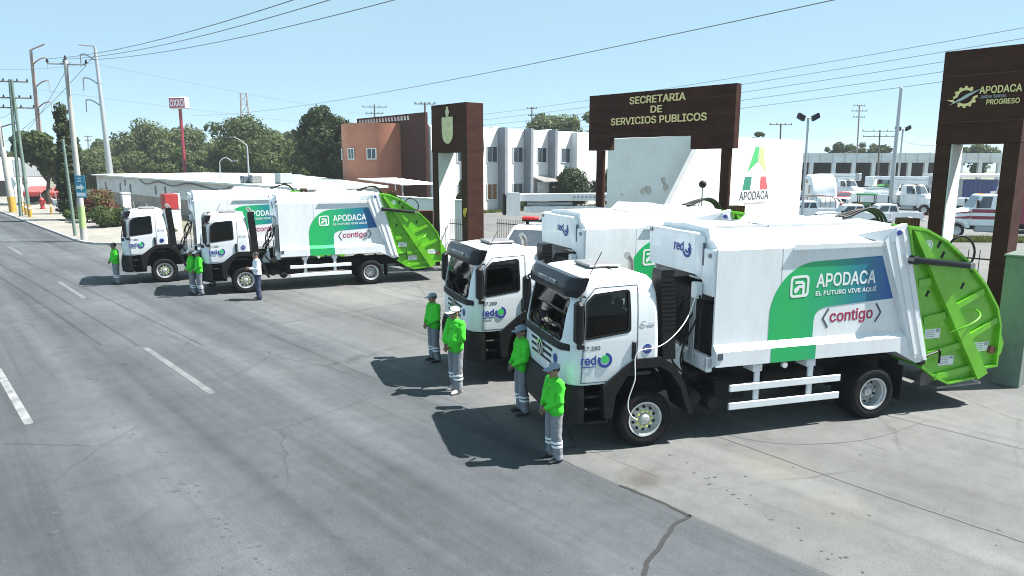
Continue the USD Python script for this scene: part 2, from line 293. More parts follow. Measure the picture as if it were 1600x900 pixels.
def tri(m): q = m.to_mesh(); return trimesh.Trimesh(np.array(q.vert_properties[:, :3], float), np.array(q.tri_verts), process=False)
def loft(rings):
    k, n = len(rings), len(rings[0]); v = np.vstack(rings); f = []
    for i in range(k - 1):
        for j in range(n):
            a, b, c, d = i * n + j, i * n + (j + 1) % n, (i + 1) * n + (j + 1) % n, (i + 1) * n + j
            f += [[a, b, c], [a, c, d]]
    v = np.vstack([v, rings[0].mean(0), rings[-1].mean(0)])
    for j in range(n):
        f += [[k * n, (j + 1) % n, j], [k * n + 1, (k - 1) * n + j, (k - 1) * n + (j + 1) % n]]
    m = trimesh.Trimesh(v, f, process=False)
    if m.volume < 0: m.invert()
    return m
def rrect(x0, x1, y0, y1, rl, rr, z, k=6):
    """rounded rectangle ring: corner radius rl at x0 and rr at x1"""
    pts = []
    for cx, cy, r, a0 in ((x1 - rr, y1 - rr, rr, 0), (x0 + rl, y1 - rl, rl, 90), (x0 + rl, y0 + rl, rl, 180), (x1 - rr, y0 + rr, rr, 270)):
        for i in range(k):
            a = math.radians(a0 + 90 * i / (k - 1)); pts.append((cx + r * math.cos(a), cy + r * math.sin(a), z))
    return np.array(pts)
def text(s, h, depth=0.004, bold=True, width=None):
    """lettering fitted to a width"""
    m = meshkit.text_mesh(s, h, depth, bold)
    if width:
        w = m.bounds[1][0] - m.bounds[0][0]; m.apply_translation((-m.bounds[0][0], 0, 0)); m.vertices[:, 0] *= width / w
    return m
def face_y(m, x, y, z, tilt=0.0):
    """lettering laid on a plane that faces -y, its left end at x, its base at z"""
    m = m.copy()
    if tilt: m.apply_transform(RM(tilt, (0, 0, 1)))
    m.apply_transform(RM(PI / 2, (1, 0, 0))); m.apply_translation((x, y, z)); return m
def face_nx(m, x, y, z):
    """lettering on a plane that faces -x; it reads towards -y"""
    m = m.copy(); m.apply_transform(RM(PI / 2, (1, 0, 0))); m.apply_transform(RM(-PI / 2, (0, 0, 1))); m.apply_translation((x, y, z)); return m
def ring(cx, cz, r0, r1, a0=0, a1=360, n=40):
    a = np.radians(np.linspace(a0, a1, n))
    o = [(cx + r1 * math.cos(t), cz + r1 * math.sin(t)) for t in a]; i = [(cx + r0 * math.cos(t), cz + r0 * math.sin(t)) for t in a[::-1]]
    return Polygon(o + i).buffer(0)
def disc(cx, cz, r): return Point(cx, cz).buffer(r, 24)
def line(pts, w, cap=2): return LineString(pts).buffer(w / 2, cap_style=cap, join_style=2)

# ------------------------------------------------------------------ the setting: ground, road, pavement, joints
def sheet(name, pts_sn, z, m, parent=None, **k):
    P = Polygon(pts_sn) if not hasattr(pts_sn, 'geom_type') else pts_sn
    t = trimesh.creation.extrude_polygon(P, 0.1, engine='earcut')
    v = t.vertices; t = trimesh.Trimesh(np.array([SN(a[0], a[1], z - 0.1 + a[2]) for a in v]), t.faces[:, ::-1], process=False)
    if t.volume < 0: t.invert()
    return obj(name, t, m, parent, **k)
sheet('ground', [(-60, -700), (1000, -700), (1000, 800), (-600, 800), (-600, -700)], -0.03, 'far_earth', kind='structure')
yard = sheet('yard', [(-60, 19), (57, 19), (57, 40), (62, 44), (62, 130), (-60, 130)], -0.004, 'yard_asphalt', kind='structure')
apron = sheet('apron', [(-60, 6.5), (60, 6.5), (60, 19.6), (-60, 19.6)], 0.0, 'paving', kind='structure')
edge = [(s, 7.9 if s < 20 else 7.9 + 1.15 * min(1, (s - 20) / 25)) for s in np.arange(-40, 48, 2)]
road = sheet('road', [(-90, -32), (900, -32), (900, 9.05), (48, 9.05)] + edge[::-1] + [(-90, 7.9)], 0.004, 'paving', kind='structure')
rp = random.Random(4)
def strip(pts, w, z0, z1, jag=0.0):
    """a thin flat strip along a path given in s, n"""
    p = LineString(pts); d = np.arange(0, p.length, 0.12) if jag else [0] + [p.project(Point(q)) for q in pts[1:]]
    q = [p.interpolate(t) for t in d]; q = [(a.x + rp.uniform(-jag, jag), a.y + rp.uniform(-jag, jag)) for a in q] if jag else [(a.x, a.y) for a in q]
    P = LineString(q).buffer(w / 2, cap_style=1, join_style=1)
    if jag: P = unary_union([P] + [Point(a).buffer(w * rp.uniform(0.4, 0.85), 4) for a in q[::2]])
    t = trimesh.creation.extrude_polygon(P, z1 - z0, engine='earcut')
    t.vertices = np.array([SN(a[0], a[1], z0 + a[2]) for a in t.vertices])
    if t.volume < 0: t.invert()
    return t
def smooth_line(p): return [tuple(q) for q in __import__('scipy.interpolate', fromlist=['x']).PchipInterpolator(np.linspace(0, 1, len(p)), np.array(p))(np.linspace(0, 1, 60))]
for pts, w in (([(7.36, 7.93), (0, 7.85), (-30, 7.82)], 0.012), ([(19, 7.95), (12, 7.96), (7.36, 7.93)], 0.012), ([(20, 11.4), (11, 11.1), (6.3, 10.77), (1.7, 10.55), (-20, 10.6)], 0.014), ([(6.6, 10.9), (5.6, 11.2), (4.9, 11.9), (4.4, 12.9), (4.1, 14.6)], 0.010), ([(24, 14.6), (3, 14.2), (-20, 14.3)], 0.012),
               ([(20.5, 8.2), (20.9, 18.5)], 0.014), ([(25.5, 8.4), (25.8, 19)], 0.014), ([(30.2, 8.6), (30.6, 19)], 0.014)):
    obj('pavement_joint', strip(smooth_line(pts), w, 0.0045, 0.0068, 0.010), 'joint', apron)
def spot(px, py, r, seed):
    q = random.Random(seed); c, s_ = math.cos(PITCH), math.sin(PITCH); u, v = (px - 800) / FPX, (py - 450) / FPX; k = CAM_H / (s_ + v * c); x, y = u * k, (c - v * s_) * k
    P = Polygon([(x + r * q.uniform(.3, 1.4) * math.cos(a) * 1.3, y + r * q.uniform(.3, 1.4) * math.sin(a)) for a in np.linspace(0, 2 * PI, 15)[:-1]]).buffer(0)
    return cat_([trimesh.creation.extrude_polygon(g, .0025, engine='earcut').apply_translation((0, 0, .0045)) for g in getattr(P, 'geoms', [P])])
rs_ = random.Random(12); flecks = [(97, 543, .10), (100, 548, .09), (143, 588, .12), (146, 592, .11), (148, 597, .07), (230, 600, .06), (232, 617, .05), (180, 668, .05), (272, 768, .06), (86, 832, .05), (85, 802, .05)]
for k in range(46):
    t_ = rs_.random(); flecks.append((180 + 240 * t_ + rs_.gauss(0, 12), 640 + 255 * t_ + rs_.gauss(0, 8), rs_.uniform(.008, .026)))
for k in range(24):
    t_ = rs_.random(); flecks.append((1040 + 320 * t_ + rs_.gauss(0, 6), 706 + 194 * t_ + rs_.gauss(0, 5), rs_.uniform(.006, .028)))
for k in range(110): flecks.append((rs_.uniform(40, 1580), rs_.uniform(600, 898), .004 + .018 * rs_.random() ** 3))
obj('oil_spot', [spot(a, b, r, 7 * i) for i, (a, b, r) in enumerate(flecks)], 'oil_stain', road, kind='stuff')
tagp(obj('crack_seal', [strip([(6.27, 7.9), (5.75, 7.93), (5.01, 7.89)], 0.055, 0.004, 0.0095, 0.012), strip([(5.01, 7.89), (5.05, 7.55), (4.86, 7.0), (4.72, 6.5), (4.55, 6.2), (4.35, 5.4)], 0.05, 0.004, 0.0095, 0.012)], 'seal'),
     'bent black tar seal over a crack in the paving before the nearest truck', 'crack seal')
# lane dashes: each mark a thing of its own
for (s0, s1, n, m, lab) in ((15.55, 20.4, 1.55, 'road_paint', 'white lane dash at the left edge of the road'), (15.05, 20.1, 4.78, 'worn_paint', 'worn white lane dash in the middle of the road'), (29.5, 34.4, 5.1, 'faded_paint', 'nearly worn-off lane dash farther up the road, level with the farthest truck'), (46.5, 51.5, 5.3, 'faded_paint', 'nearly worn-off lane dash beside the far kerb corner')):
    tagp(obj('lane_mark', strip([(s0, n), (s1, n)], 0.15, 0.0045, 0.0085), m), lab, 'road marking', 'lane dashes on the road')
# pavement with a kerb on the left
kerb = [(600, 9.05), (52.5, 9.05), (51, 9.15), (49.6, 9.55), (48.6, 10.3), (48.1, 11.2), (48.0, 15.6)]
sheet('pavement', [(q[0] + 0.0, q[1] + 0.0) for q in kerb] + [(600, 15.6)], 0.12, 'pavement_concrete', kind='structure')
KL = LineString(kerb); kt = trimesh.creation.extrude_polygon(KL.buffer(0.075, cap_style=2), 0.22, engine='earcut'); kt.vertices = np.array([SN(a[0], a[1], a[2] - 0.09) for a in kt.vertices])
if kt.volume < 0: kt.invert()
obj('kerb', kt, 'concrete_pole', kind='structure')
obj('verge', poly_xy([tuple(SN(s, n)[:2]) for s, n in ((58, 15.6), (600, 15.6), (600, 60), (58, 60), (58, 22), (48, 22), (48, 15.6))], -0.01, 0.03), 'far_earth', kind='structure')
# ------------------------------------------------------------------ garbage trucks (front wheel at x = 0, near side at y = 0, nose towards -x)
def mirror_y(p): return [(2.5 - a, b) for a, b in p]
def make_wheel(t, x, y, dual, near):
    """outer face towards -y when near"""
    s = 1 if near else -1
    w = 0.56 if dual else 0.29
    prof = [(0.30, 0.03), (0.40, 0.0), (0.465, 0.015), (0.495, 0.05), (0.503, 0.09), (0.503, 0.24), (0.495, 0.27), (0.40, 0.29), (0.30, 0.28)]
    ty = [lathe(prof, 40)]
    if dual: ty.append(lathe([(r, h + 0.31) for r, h in prof], 40))
    for k in range(44):                                       # tread blocks
        a = 2 * PI * k / 44
        b = bx(-0.022, 0.022, 0.055, 0.275, 0.498, 0.512); b.apply_transform(RM(a, (0, 1, 0))); ty.append(b)
    def put(m):
        m = cat_(m) if isinstance(m, list) else m
        if not near: m.apply_transform(RM(PI, (0, 0, 1)))
        m.apply_translation((x, y, 0.505)); return m
    tyre = obj('wheel', put(ty), 'rubber', t, smooth=35)
    off = 0.13 if dual else 0.0
    rim = lathe([(0.275, 0.27), (0.285, 0.02), (0.315, 0.012), (0.315, 0.03), (0.30, 0.045), (0.285, 0.05), (0.262, 0.08), (0.258, 0.10 + off), (0.235, 0.115 + off), (0.20, 0.085 + off), (0.13, 0.075 + off), (0.001, 0.075 + off)], 40)
    obj('rim', put([rim]), 'steel_rim', tyre, smooth=30)
    holes = [cyl((0.205 * math.cos(a), 0.070 + off, 0.205 * math.sin(a)), (0.205 * math.cos(a), 0.10 + off, 0.205 * math.sin(a)), 0.026, 12) for a in np.arange(10) * 2 * PI / 10 + .3]
    obj('vent_hole', put(holes), 'dark_metal', tyre, kind='stuff')
    hub = [lathe([(0.001, -0.02 + off), (0.06, -0.015 + off), (0.085, 0.01 + off), (0.09, 0.08 + off)], 24)]
    obj('hub_cap', put(hub), 'steel_rim', tyre, smooth=40)
    nuts = [cyl((0.145 * math.cos(a), 0.03 + off, 0.145 * math.sin(a)), (0.145 * math.cos(a), 0.08 + off, 0.145 * math.sin(a)), 0.021, 6) for a in np.arange(10) * 2 * PI / 10]
    obj('wheel_nut', put(nuts), 'yellow_mark' if not dual else 'steel_rim', tyre, kind='stuff')
def onto_side(shape, y_of_breaks, off):
    """a flat sticker laid on the stepped side of the body: shape in x, z; breaks: (z0, y0, z1, y1) facets"""
    ms = []
    for z0, y0, z1, y1 in y_of_breaks:
        part = shape.intersection(sbox(-50, z0, 50, z1))
        for g in getattr(part, 'geoms', [part]):
            if g.geom_type != 'Polygon' or g.area < 1e-6: continue
            m = trimesh.creation.extrude_polygon(g, off, engine='earcut')
            nl = math.hypot(z1 - z0, y1 - y0); ny, nz = -(z1 - z0) / nl, -(y0 - y1) / nl
            v = m.vertices; yy = y0 + (v[:, 1] - z0) / (z1 - z0) * (y1 - y0)
            m.vertices = np.column_stack([v[:, 0], yy + ny * v[:, 2], v[:, 1] + nz * v[:, 2]])
            if m.volume < 0: m.invert()
            ms.append(m)
    return cat_(ms)
def make_truck(name, label, loc, rotz):
    t = thing(name, label, 'garbage truck', loc, rotz, 'white and green garbage trucks parked in a row')
    # ---- cab
    L = [(1.22, -1.47, 1.215, .36), (1.50, -1.51, 1.235, .36), (1.95, -1.48, 1.245, .35), (2.40, -1.40, 1.225, .34), (2.74, -1.31, 1.185, .34), (2.92, -1.24, 1.13, .34), (3.01, -1.12, 1.04, .34), (3.055, -0.92, 0.88, .34), (3.07, -0.66, 0.6, .3)]
    rear = [.22, .22, .215, .20, .17, .13, .06, -.08, -.35]
    ring_ = lambda d: [rrect(a + d, r - d, 1.25 - w + d, 1.25 + w - d, max(c - d, .05), .10, z - (d if i else 0) + (0.05 if d and not i else 0)) for i, ((z, a, w, c), r) in enumerate(zip(L, rear))]
    outer, inner = man(loft(ring_(0))), man(loft(ring_(.055)))
    shell = outer - inner
    win_side = Polygon([(-1.16, 2.03), (-0.36, 2.12), (-0.37, 2.79), (-0.98, 2.74), (-1.11, 2.62)]).buffer(-0.04).buffer(0.04)
    shell -= man(poly_xz(win_side, -0.3, 2.8))
    shell -= man(poly_yz(sbox(0.30, 1.92, 2.20, 2.70).buffer(-.12).buffer(.12), -2.2, -1.1))
    shell -= man(poly_yz(sbox(0.6, 2.2, 1.9, 2.75), 0.0, 0.5))
    arch = Polygon([(-.72, .9), (-.40, 1.40), (-.22, 1.56), (.6, 1.57), (.6, .9)])
    shell -= man(poly_xz(arch, -0.3, 2.8))
    obj('cab_shell', tri(shell), 'cab_white', t, smooth=28)
    # door shut lines: a recessed look is given by a thin dark gasket round the door
    door = Polygon([(-1.22, 1.26), (-.72, 1.26), (-.40, 1.44), (-.21, 1.62), (-.20, 2.88), (-.96, 2.86), (-1.16, 2.66)])
    for s in (0, 1):
        dl = door.buffer(0.008).difference(door.buffer(-0.008))
        m = onto_side(dl, [(1.22, .035, 1.5, .015), (1.5, .015, 1.95, .005), (1.95, .005, 2.4, .025), (2.4, .025, 2.74, .065), (2.74, .065, 2.92, .12)], 0.003)
        if s: m.vertices[:, 1] = 2.5 - m.vertices[:, 1]; m.invert()
        obj('door_gasket', m, 'decal_grey', t)
    for s in (0, 1):
        y = lambda v, s=s: v if not s else 2.5 - v
        g = onto_side(win_side.buffer(0.0), [(1.9, .035, 2.4, .055), (2.4, .055, 2.8, .105)], 0.004)
        if s: g.vertices[:, 1] = 2.5 - g.vertices[:, 1]; g.invert()
        obj('side_window', g, 'pane_dark', t)
        fr = onto_side(win_side.buffer(0.03).difference(win_side.buffer(-0.012)), [(1.9, .008, 1.95, .004), (1.95, .004, 2.4, .024), (2.4, .024, 2.9, .088)], 0.006)
        if s: fr.vertices[:, 1] = 2.5 - fr.vertices[:, 1]; fr.invert()
        obj('window_seal', fr, 'black_plastic', t)
        h = bx(-.31, -.235, y(-.025) if not s else y(.01), y(.02) if not s else y(-.025), 1.62, 1.93, .015) if not s else bx(-.31, -.235, 2.48, 2.525, 1.62, 1.93, .015)
        obj('door_handle', h, 'black_plastic', t)
        # mirror
        yo = -1 if not s else 1; yb = 0.0 if not s else 2.5
        mir = [bx(-1.42, -1.27, yb + yo * .26 if not s else yb + .05, yb + yo * .05 if not s else yb + .26, 1.99, 2.70, .05)]
        mo = obj('mirror', mir, 'black_plastic', t, smooth=30)
        obj('mirror_glass', bx(-1.271, -1.266, min(yb + yo * .23, yb + yo * .08), max(yb + yo * .23, yb + yo * .08), 2.07, 2.57), 'chrome', mo)
        obj('mirror_arm', [tube(bez([(-1.28, yb + yo * -.02, 1.93), (-1.33, yb + yo * .12, 1.93), (-1.34, yb + yo * .18, 2.02)], 8), .02), tube(bez([(-1.15, yb - yo * .06, 2.72), (-1.31, yb + yo * .12, 2.72), (-1.34, yb + yo * .18, 2.58)], 8), .018)], 'black_plastic', mo)
        obj('mirror_foot', bx(-1.32, -1.18, min(yb - yo * .02, yb + yo * .03), max(yb - yo * .02, yb + yo * .03), 1.86, 1.96, .02), 'black_plastic', mo)
    ws = poly_yz(sbox(0.30, 1.92, 2.20, 2.70).buffer(-.12).buffer(.12), 0, 0.006); 
    ws = trimesh.remesh.subdivide_to_size(ws.vertices, ws.faces, 0.16); ws = trimesh.Trimesh(ws[0], ws[1], process=False)
    def front_x(y, z):
        xs = np.interp(z, [l[0] for l in L], [l[1] for l in L]); c = .34; e = np.clip((np.abs(y - 1.25) - (1.23 - c)) / c, 0, 1)
        return xs + c * (1 - np.sqrt(np.maximum(0, 1 - e ** 2)))
    v = ws.vertices; ws.vertices = np.column_stack([v[:, 0] + front_x(v[:, 1], v[:, 2]) + .02, v[:, 1], v[:, 2]])
    obj('windshield', ws, 'pane', t, smooth=60)
    for y0, y1, z1 in ((.65, 1.25, 2.15), (1.30, 1.90, 2.18)):
        obj('wiper', tube([(front_x(y0, 1.95) - .03, y0, 1.94), (front_x(y1, z1) - .03, y1, z1)], .010, 5), 'black_plastic', t)
    # interior
    it = [bx(-1.35, .13, .14, 2.36, 1.28, 1.34), bx(-1.42, -1.05, .2, 2.3, 1.34, 1.90, .06), bx(-.05, .06, .2, 2.3, 1.4, 2.18)]
    obj('cab_trim', it, 'cab_trim', t)
    for y0 in (.32, 1.62):
        obj('seat', [bx(-.75, -.25, y0, y0 + .52, 1.36, 1.72, .06), bx(-.38, -.22, y0 + .02, y0 + .50, 1.72, 2.36, .06), bx(-.37, -.25, y0 + .14, y0 + .38, 2.38, 2.58, .05)], 'seat_cloth', t)
    wh = trimesh.creation.torus(.22, .018, 24, 8); wh.apply_transform(RM(math.radians(-40), (0, 1, 0))); wh.apply_translation((-.98, .62, 1.98))
    obj('steering_wheel', wh, 'black_plastic', t, smooth=40)
    # front
    vis = []
    for i in range(15):
        y = .10 + 2.30 * i / 14
        x = front_x(y, 2.86) - .02
        vis.append([(x + .10, y, 3.03), (x - .02, y, 3.03), (x - .10, y, 2.95), (x - .135, y, 2.82), (x - .125, y, 2.71), (x - .07, y, 2.74), (x + .02, y, 2.82)])
    obj('sun_visor', loft([np.array(r) for r in vis]), 'black_gloss', t, smooth=35)
    cw = [(front_x(y, 1.85) - .012, y) for y in np.linspace(.12, 2.38, 15)]
    obj('windshield_cowl', loft([np.array([(x, y, 1.93), (x - .012, y, 1.90), (x - .012, y, 1.82 - .05 * math.cos((y - 1.25) * 1.3)), (x + .05, y, 1.80)]) for x, y in cw]), 'black_plastic', t, smooth=40)
    obj('visor_lettering', face_nx(text('CONSTELLATION', .07, .004, width=.95), front_x(1.25, 2.86) - .158, 1.72, 2.84), 'decal_lightgrey', t)
    for z in (1.80, 1.69, 1.58, 1.47):
        w = .60 - (1.8 - z) * .25
        g = bx(front_x(1.25, z) - .012, front_x(1.25, z) + .03, 1.25 - w, 1.25 + w, z - .028, z + .028, .012)
        obj('grille_slot', g, 'black_plastic', t)
    em = unary_union([ring(0, 0, .125, .15), line([(-.06, .115), (0, .01), (.06, .115)], .026), line([(-.11, .06), (-.06, -.10), (0, .0), (.06, -.10), (.11, .06)], .026)])
    e_ = trimesh.creation.extrude_polygon(em, .02, engine='earcut')
    obj('emblem', face_nx(e_, front_x(1.25, 1.62) - .02, 1.25, 1.63), 'chrome', t)
    bp = loft([rrect(-1.56 + d, -.70, 0.02 + d, 2.48 - d, .32, .03, z) for z, d in ((.50, .10), (.56, .0), (1.0, -.01), (1.21, .03))])
    bm = man(bp) - man(bx(-1.16, -.60, -.2, .50, .45, 1.22)) - man(bx(-1.16, -.60, 2.0, 2.7, .45, 1.22))
    obj('bumper', tri(bm), 'black_plastic', t, smooth=30)
    obj('bumper_grille', bx(-1.585, -1.54, .55, 1.95, .66, .98, .02), 'dark_metal', t)
    for y0 in (.10, 2.06):
        hp = [(front_x(np.array([y]), np.array([1.3]))[0] - .075, y, z) for y in np.linspace(y0 + .04, y0 + .30, 5) for z in (.78, 1.04)]
        hp += [(p[0] + .08, p[1], p[2]) for p in hp]
        hl = obj('headlight', hull(hp), 'lamp_lens', t, smooth=40)
    for z in (.56, .80, 1.02):
        for y0, y1 in ((.06, .42), (2.08, 2.44)):
            obj('step', bx(-1.13, -.70, y0, y1, z - .05, z, .012), 'dark_metal', t)
    for y0, y1 in ((.10, .50), (2.0, 2.40)):
        obj('step_back', bx(-1.14, -.66, y0 + (.34 if y0 < 1 else 0), y1 - (.34 if y0 > 1 else 0), .45, 1.23), 'black_plastic', t)
    for y0 in (0.01, 2.475):
        obj('marker_lamp', bx(-.66, -.58, y0, y0 + .015, 1.02, 1.09, .004), 'amber_lens', t)
    fo = Polygon([(-.80, .62), (-.84, 1.18), (-.74, 1.26), (-.44, 1.50), (-.24, 1.62), (.24, 1.62), (.50, 1.46), (.72, 1.10), (.90, .55), (.80, .55), (.62, 1.05), (.42, 1.34), (.20, 1.46), (-.20, 1.46), (-.40, 1.34), (-.60, 1.02), (-.66, .62)])
    for y0, y1 in ((-.035, .62), (1.88, 2.535)):
        obj('fender', poly_xz(fo.buffer(-.02).buffer(.02), y0, y1), 'black_plastic', t, smooth=35)
    hb = obj('roof_hatch', bx(-.78, -.16, .82, 1.58, 3.085, 3.135, .02), 'grey_metal', t)
    obj('hatch_base', bx(-.74, -.20, .86, 1.54, 3.04, 3.085), 'black_plastic', hb)
    obj('antenna', tube([(-.95, .42, 3.0), (-.72, .42, 3.42)], .008, 5), 'black_plastic', t)
    # snorkel behind the cab
    sn = [np.array([(x0, .03, z), (x0 + .24, .03, z), (x0 + .24, .36, z), (x0, .36, z)]) for z, x0 in ((1.55, .30), (1.9, .28), (2.4, .25), (3.0, .20), (3.12, .22))]
    a = obj('air_intake', loft(sn), 'black_plastic', t)
    for k in range(12):
        z = 2.1 + .075 * k; x0 = np.interp(z, [1.55, 1.9, 2.4, 3.0], [.30, .28, .25, .20])
        obj('intake_rib', bx(x0 - .008, x0 + .248, .022, .05, z, z + .03), 'dark_metal', a)
    obj('exhaust_pipe', tube(bez([(.42, 1.65, 1.0), (.42, 1.65, 2.6), (.42, 1.64, 2.95), (.38, 1.60, 3.12), (.29, 1.54, 3.2)], 14), .068, 12), 'pipe_metal', t, smooth=50)
    # ---- chassis
    for y0 in (.80, 1.62):
        obj('chassis_rail', bx(-1.3, 6.2, y0, y0 + .08, .72, 1.02), 'dark_metal', t)
    obj('engine', [bx(-.9, .9, .92, 1.58, .62, 1.45, .08), cyl((.9, 1.25, .82), (4.9, 1.25, .60), .06, 10)], 'dark_metal', t)
    obj('fuel_tank', [bx(1.35, 2.5, 1.85, 2.42, .48, 1.05, .14)], 'grey_metal', t, smooth=30)
    for x0, z0 in ((1.02, .74), (1.42, .62)):
        obj('air_tank', lathe([(.001, .0), (.12, .02), (.15, .08), (.15, .62), (.12, .68), (.001, .70)], 20).apply_translation((x0, .12, z0)), 'dark_metal', t, smooth=40)
    obj('battery_box', [bx(1.55, 2.2, .35, .78, .58, .98, .03), bx(2.7, 4.1, .5, .8, .62, .98, .04)], 'dark_metal', t)
    for x0, wy in ((0, .25), (4.87, .35)):
        obj('axle', [cyl((x0, wy, .505), (x0, 2.5 - wy, .505), .09, 12), lathe([(.001, -.2), (.16, -.16), (.2, 0), (.16, .16), (.001, .2)], 16).apply_translation((x0, 1.25, .5))], 'dark_metal', t)
    make_wheel(t, 0, .02, False, True); make_wheel(t, 0, 2.48, False, False); make_wheel(t, 4.87, .02, True, True); make_wheel(t, 4.87, 2.48, True, False)
    # ---- body
    half = [(0.0, 1.05), (0.0, 1.60), (0.115, 1.715), (0.115, 3.40), (0.15, 3.46), (0.30, 3.56), (0.34, 3.56), (0.38, 3.60), (0.44, 3.76)]
    prof = half + [(1.25, 3.80)] + [(2.5 - y, z) for y, z in half[::-1]]
    body = man(poly_yz(prof, 1.33, 6.1)) ^ man(poly_xz([(1.33, 1.33), (5.28, 1.33), (5.80, 1.06), (6.02, 1.08), (5.28, 3.85), (1.33, 3.85)], -.5, 3))
    body -= man(bx(1.2, 2.5, .16, 2.34, 1.38, 2.89))                    # the open bay behind the cab
    obj('body_shell', tri(body), 'white_paint', t)
    obj('panel_seam', bx(2.66, 2.672, .1135, .12, 1.72, 3.40), 'decal_lightgrey', t)
    for s in (0, 1):
        fy = lambda m, s=s: m if not s else (setattr(m, 'vertices', np.column_stack([m.vertices[:, 0], 2.5 - m.vertices[:, 1], m.vertices[:, 2]])), m.invert(), m)[2]
        w = trimesh.convex.convex_hull(np.array([(2.84, .116, 3.34), (2.92, .116, 3.475), (2.93, .070, 3.46), (2.86, .070, 3.37), (5.0, .116, 3.34), (5.0, .116, 3.475), (5.0, .070, 3.46), (5.0, .070, 3.37)]))
        obj('top_beam', fy(w), 'white_paint', t)
        post = [poly_xz([(4.84, 3.47), (5.06, 3.72), (5.31, 3.79), (6.03, 1.10), (5.70, 1.18), (5.62, 1.34)], -.03, .16)]
        post += [poly_xz([(5.02, 3.55), (5.09, 3.55), (5.76, 1.25), (5.69, 1.25)], -.052, -.029), poly_xz([(5.20, 3.65), (5.27, 3.65), (5.96, 1.18), (5.89, 1.18)], -.052, -.029)]
        for q in post: q.vertices[:, 1] += np.where(q.vertices[:, 1] < .1, (q.vertices[:, 2] - 1.1) / 2.7 * .085, 0)
        obj('rear_post', fy(cat_(post)), 'white_paint', t)
        obj('gusset', fy(trimesh.convex.convex_hull(np.array([(4.35, .34, 3.57), (4.35, .42, 3.60), (5.05, .02, 3.72), (5.05, .42, 3.78), (5.05, .02, 3.46), (4.75, .10, 3.47), (5.05, .42, 3.57)]))), 'white_paint', t)
        obj('pivot_pin', fy(cyl((5.13, .03, 3.62), (5.13, .06, 3.62), .05, 16)), 'decal_navy', t)
        # side guard
        for z0, z1, x0, x1 in ((.84, .97, 1.66, 4.06), (.50, .63, 1.66, 4.06)):
            obj('side_guard_rail', fy(bx(x0, x1, .02, .07, z0, z1, .01)), 'white_paint', t)
        for x0 in (2.20, 3.36):
            obj('guard_bracket', fy(cat_([bx(x0, x0 + .11, .071, .12, .48, 1.28, .008), bx(x0 - .04, x0 + .16, .08, .40, 1.16, 1.30, .01)])), 'white_paint', t)
        obj('work_lamp', fy(cyl((2.78, -.0, 1.26), (2.78, .06, 1.26), .055, 16)), 'lamp_lens', t)
        obj('side_marker', fy(bx(1.36, 1.46, -.012, .0, 1.46, 1.58)), 'decal_grey', t)
    obj('near_corner_cap', [bx(1.20, 1.34, .10, .16, 1.30, 1.5), bx(1.20, 1.33, .1, .9, 1.22, 1.5, .02)], 'white_paint', t)
    # roof: raised cover with open side flanges at the rear
    obj('roof_cover', [trimesh.convex.convex_hull(np.array([(3.1, .95, 3.79), (4.9, .85, 3.79), (4.9, 1.65, 3.79), (3.1, 1.55, 3.79), (3.6, 1.0, 3.81), (4.9, .92, 3.87), (4.9, 1.58, 3.87), (3.6, 1.5, 3.81)])),
                       poly_xz([(3.0, 3.76), (3.2, 3.93), (4.2, 3.88), (4.9, 3.76)], 1.98, 2.0), bx(1.5, 4.9, .44, .48, 3.765, 3.80)], 'white_paint', t)
    obj('roof_joint', bx(2.55, 2.565, .43, 2.06, 3.768, 3.803), 'decal_lightgrey', t)
    # front bulkhead housing with lettering
    hd = trimesh.convex.convex_hull(np.array([(1.22, .66, 2.92), (1.22, 2.40, 2.92), (1.20, .66, 3.66), (1.20, 2.40, 3.66), (1.36, .66, 2.88), (1.36, 2.40, 2.88), (1.36, .66, 3.70), (1.36, 2.40, 3.70)]))
    obj('front_housing', [hd, trimesh.convex.convex_hull(np.array([(1.22, .655, 2.92), (1.20, .655, 3.66), (1.30, .50, 3.60), (1.30, .50, 2.82), (1.36, .655, 2.9), (1.36, .655, 3.7), (1.36, .50, 2.8), (1.36, .50, 3.66)])), bx(1.27, 1.345, .13, .495, 2.58, 3.42, .02)], 'white_paint', t)
    obj('housing_slot', bx(1.262, 1.29, .455, .50, 3.10, 3.50), 'decal_grey', t)
    ht = text('red', .17, .004); ht = face_nx(ht, 1.203, 1.42, 3.30); obj('housing_lettering', ht, 'decal_navy', t)
    sw = unary_union([ring(0, 0, .10, .15, 200, 420), ring(.015, 0, .03, .07, 180, 400)]); obj('housing_logo', face_nx(trimesh.creation.extrude_polygon(sw, .004, engine='earcut') if sw.geom_type == 'Polygon' else cat_([trimesh.creation.extrude_polygon(g, .004, engine='earcut') for g in sw.geoms]), 1.203, .94, 3.34), 'decal_navy', t)
    for p in ((1.2, 2.30, 3.60), (1.27, .25, 3.30)):
        obj('lift_eye', cyl(p, (p[0] - .03, p[1], p[2]), .04, 12), 'grey_metal', t)
    obj('valve_box', bx(1.12, 1.26, .42, .60, 2.50, 2.80, .02), 'white_paint', t)
    obj('hydraulic_tank', [lathe([(.001, 0), (.26, .02), (.28, .05), (.28, .95), (.001, 1.0)], 24, 'z').apply_translation((1.62, .55, 1.45)), bx(1.5, 2.4, .17, 2.33, 1.39, 2.6, .05)], 'black_plastic', t, smooth=40)
    hs = []
    rr = random.Random(3)
    for k in range(9):
        y = .25 + .18 * k
        hs.append(tube(bez([(1.15 + rr.uniform(-.1, .1), y, 2.6 - .04 * k), (1.0 + rr.uniform(-.1, .1), y + .1, 1.95), (.85 + rr.uniform(-.15, .1), y + rr.uniform(-.15, .15), 1.55), (.9, y + .1, 1.2), (1.1, y, 1.05)], 14), .017, 6))
    objs('hydraulic_hose', hs, 'black_plastic', t, smooth=60)
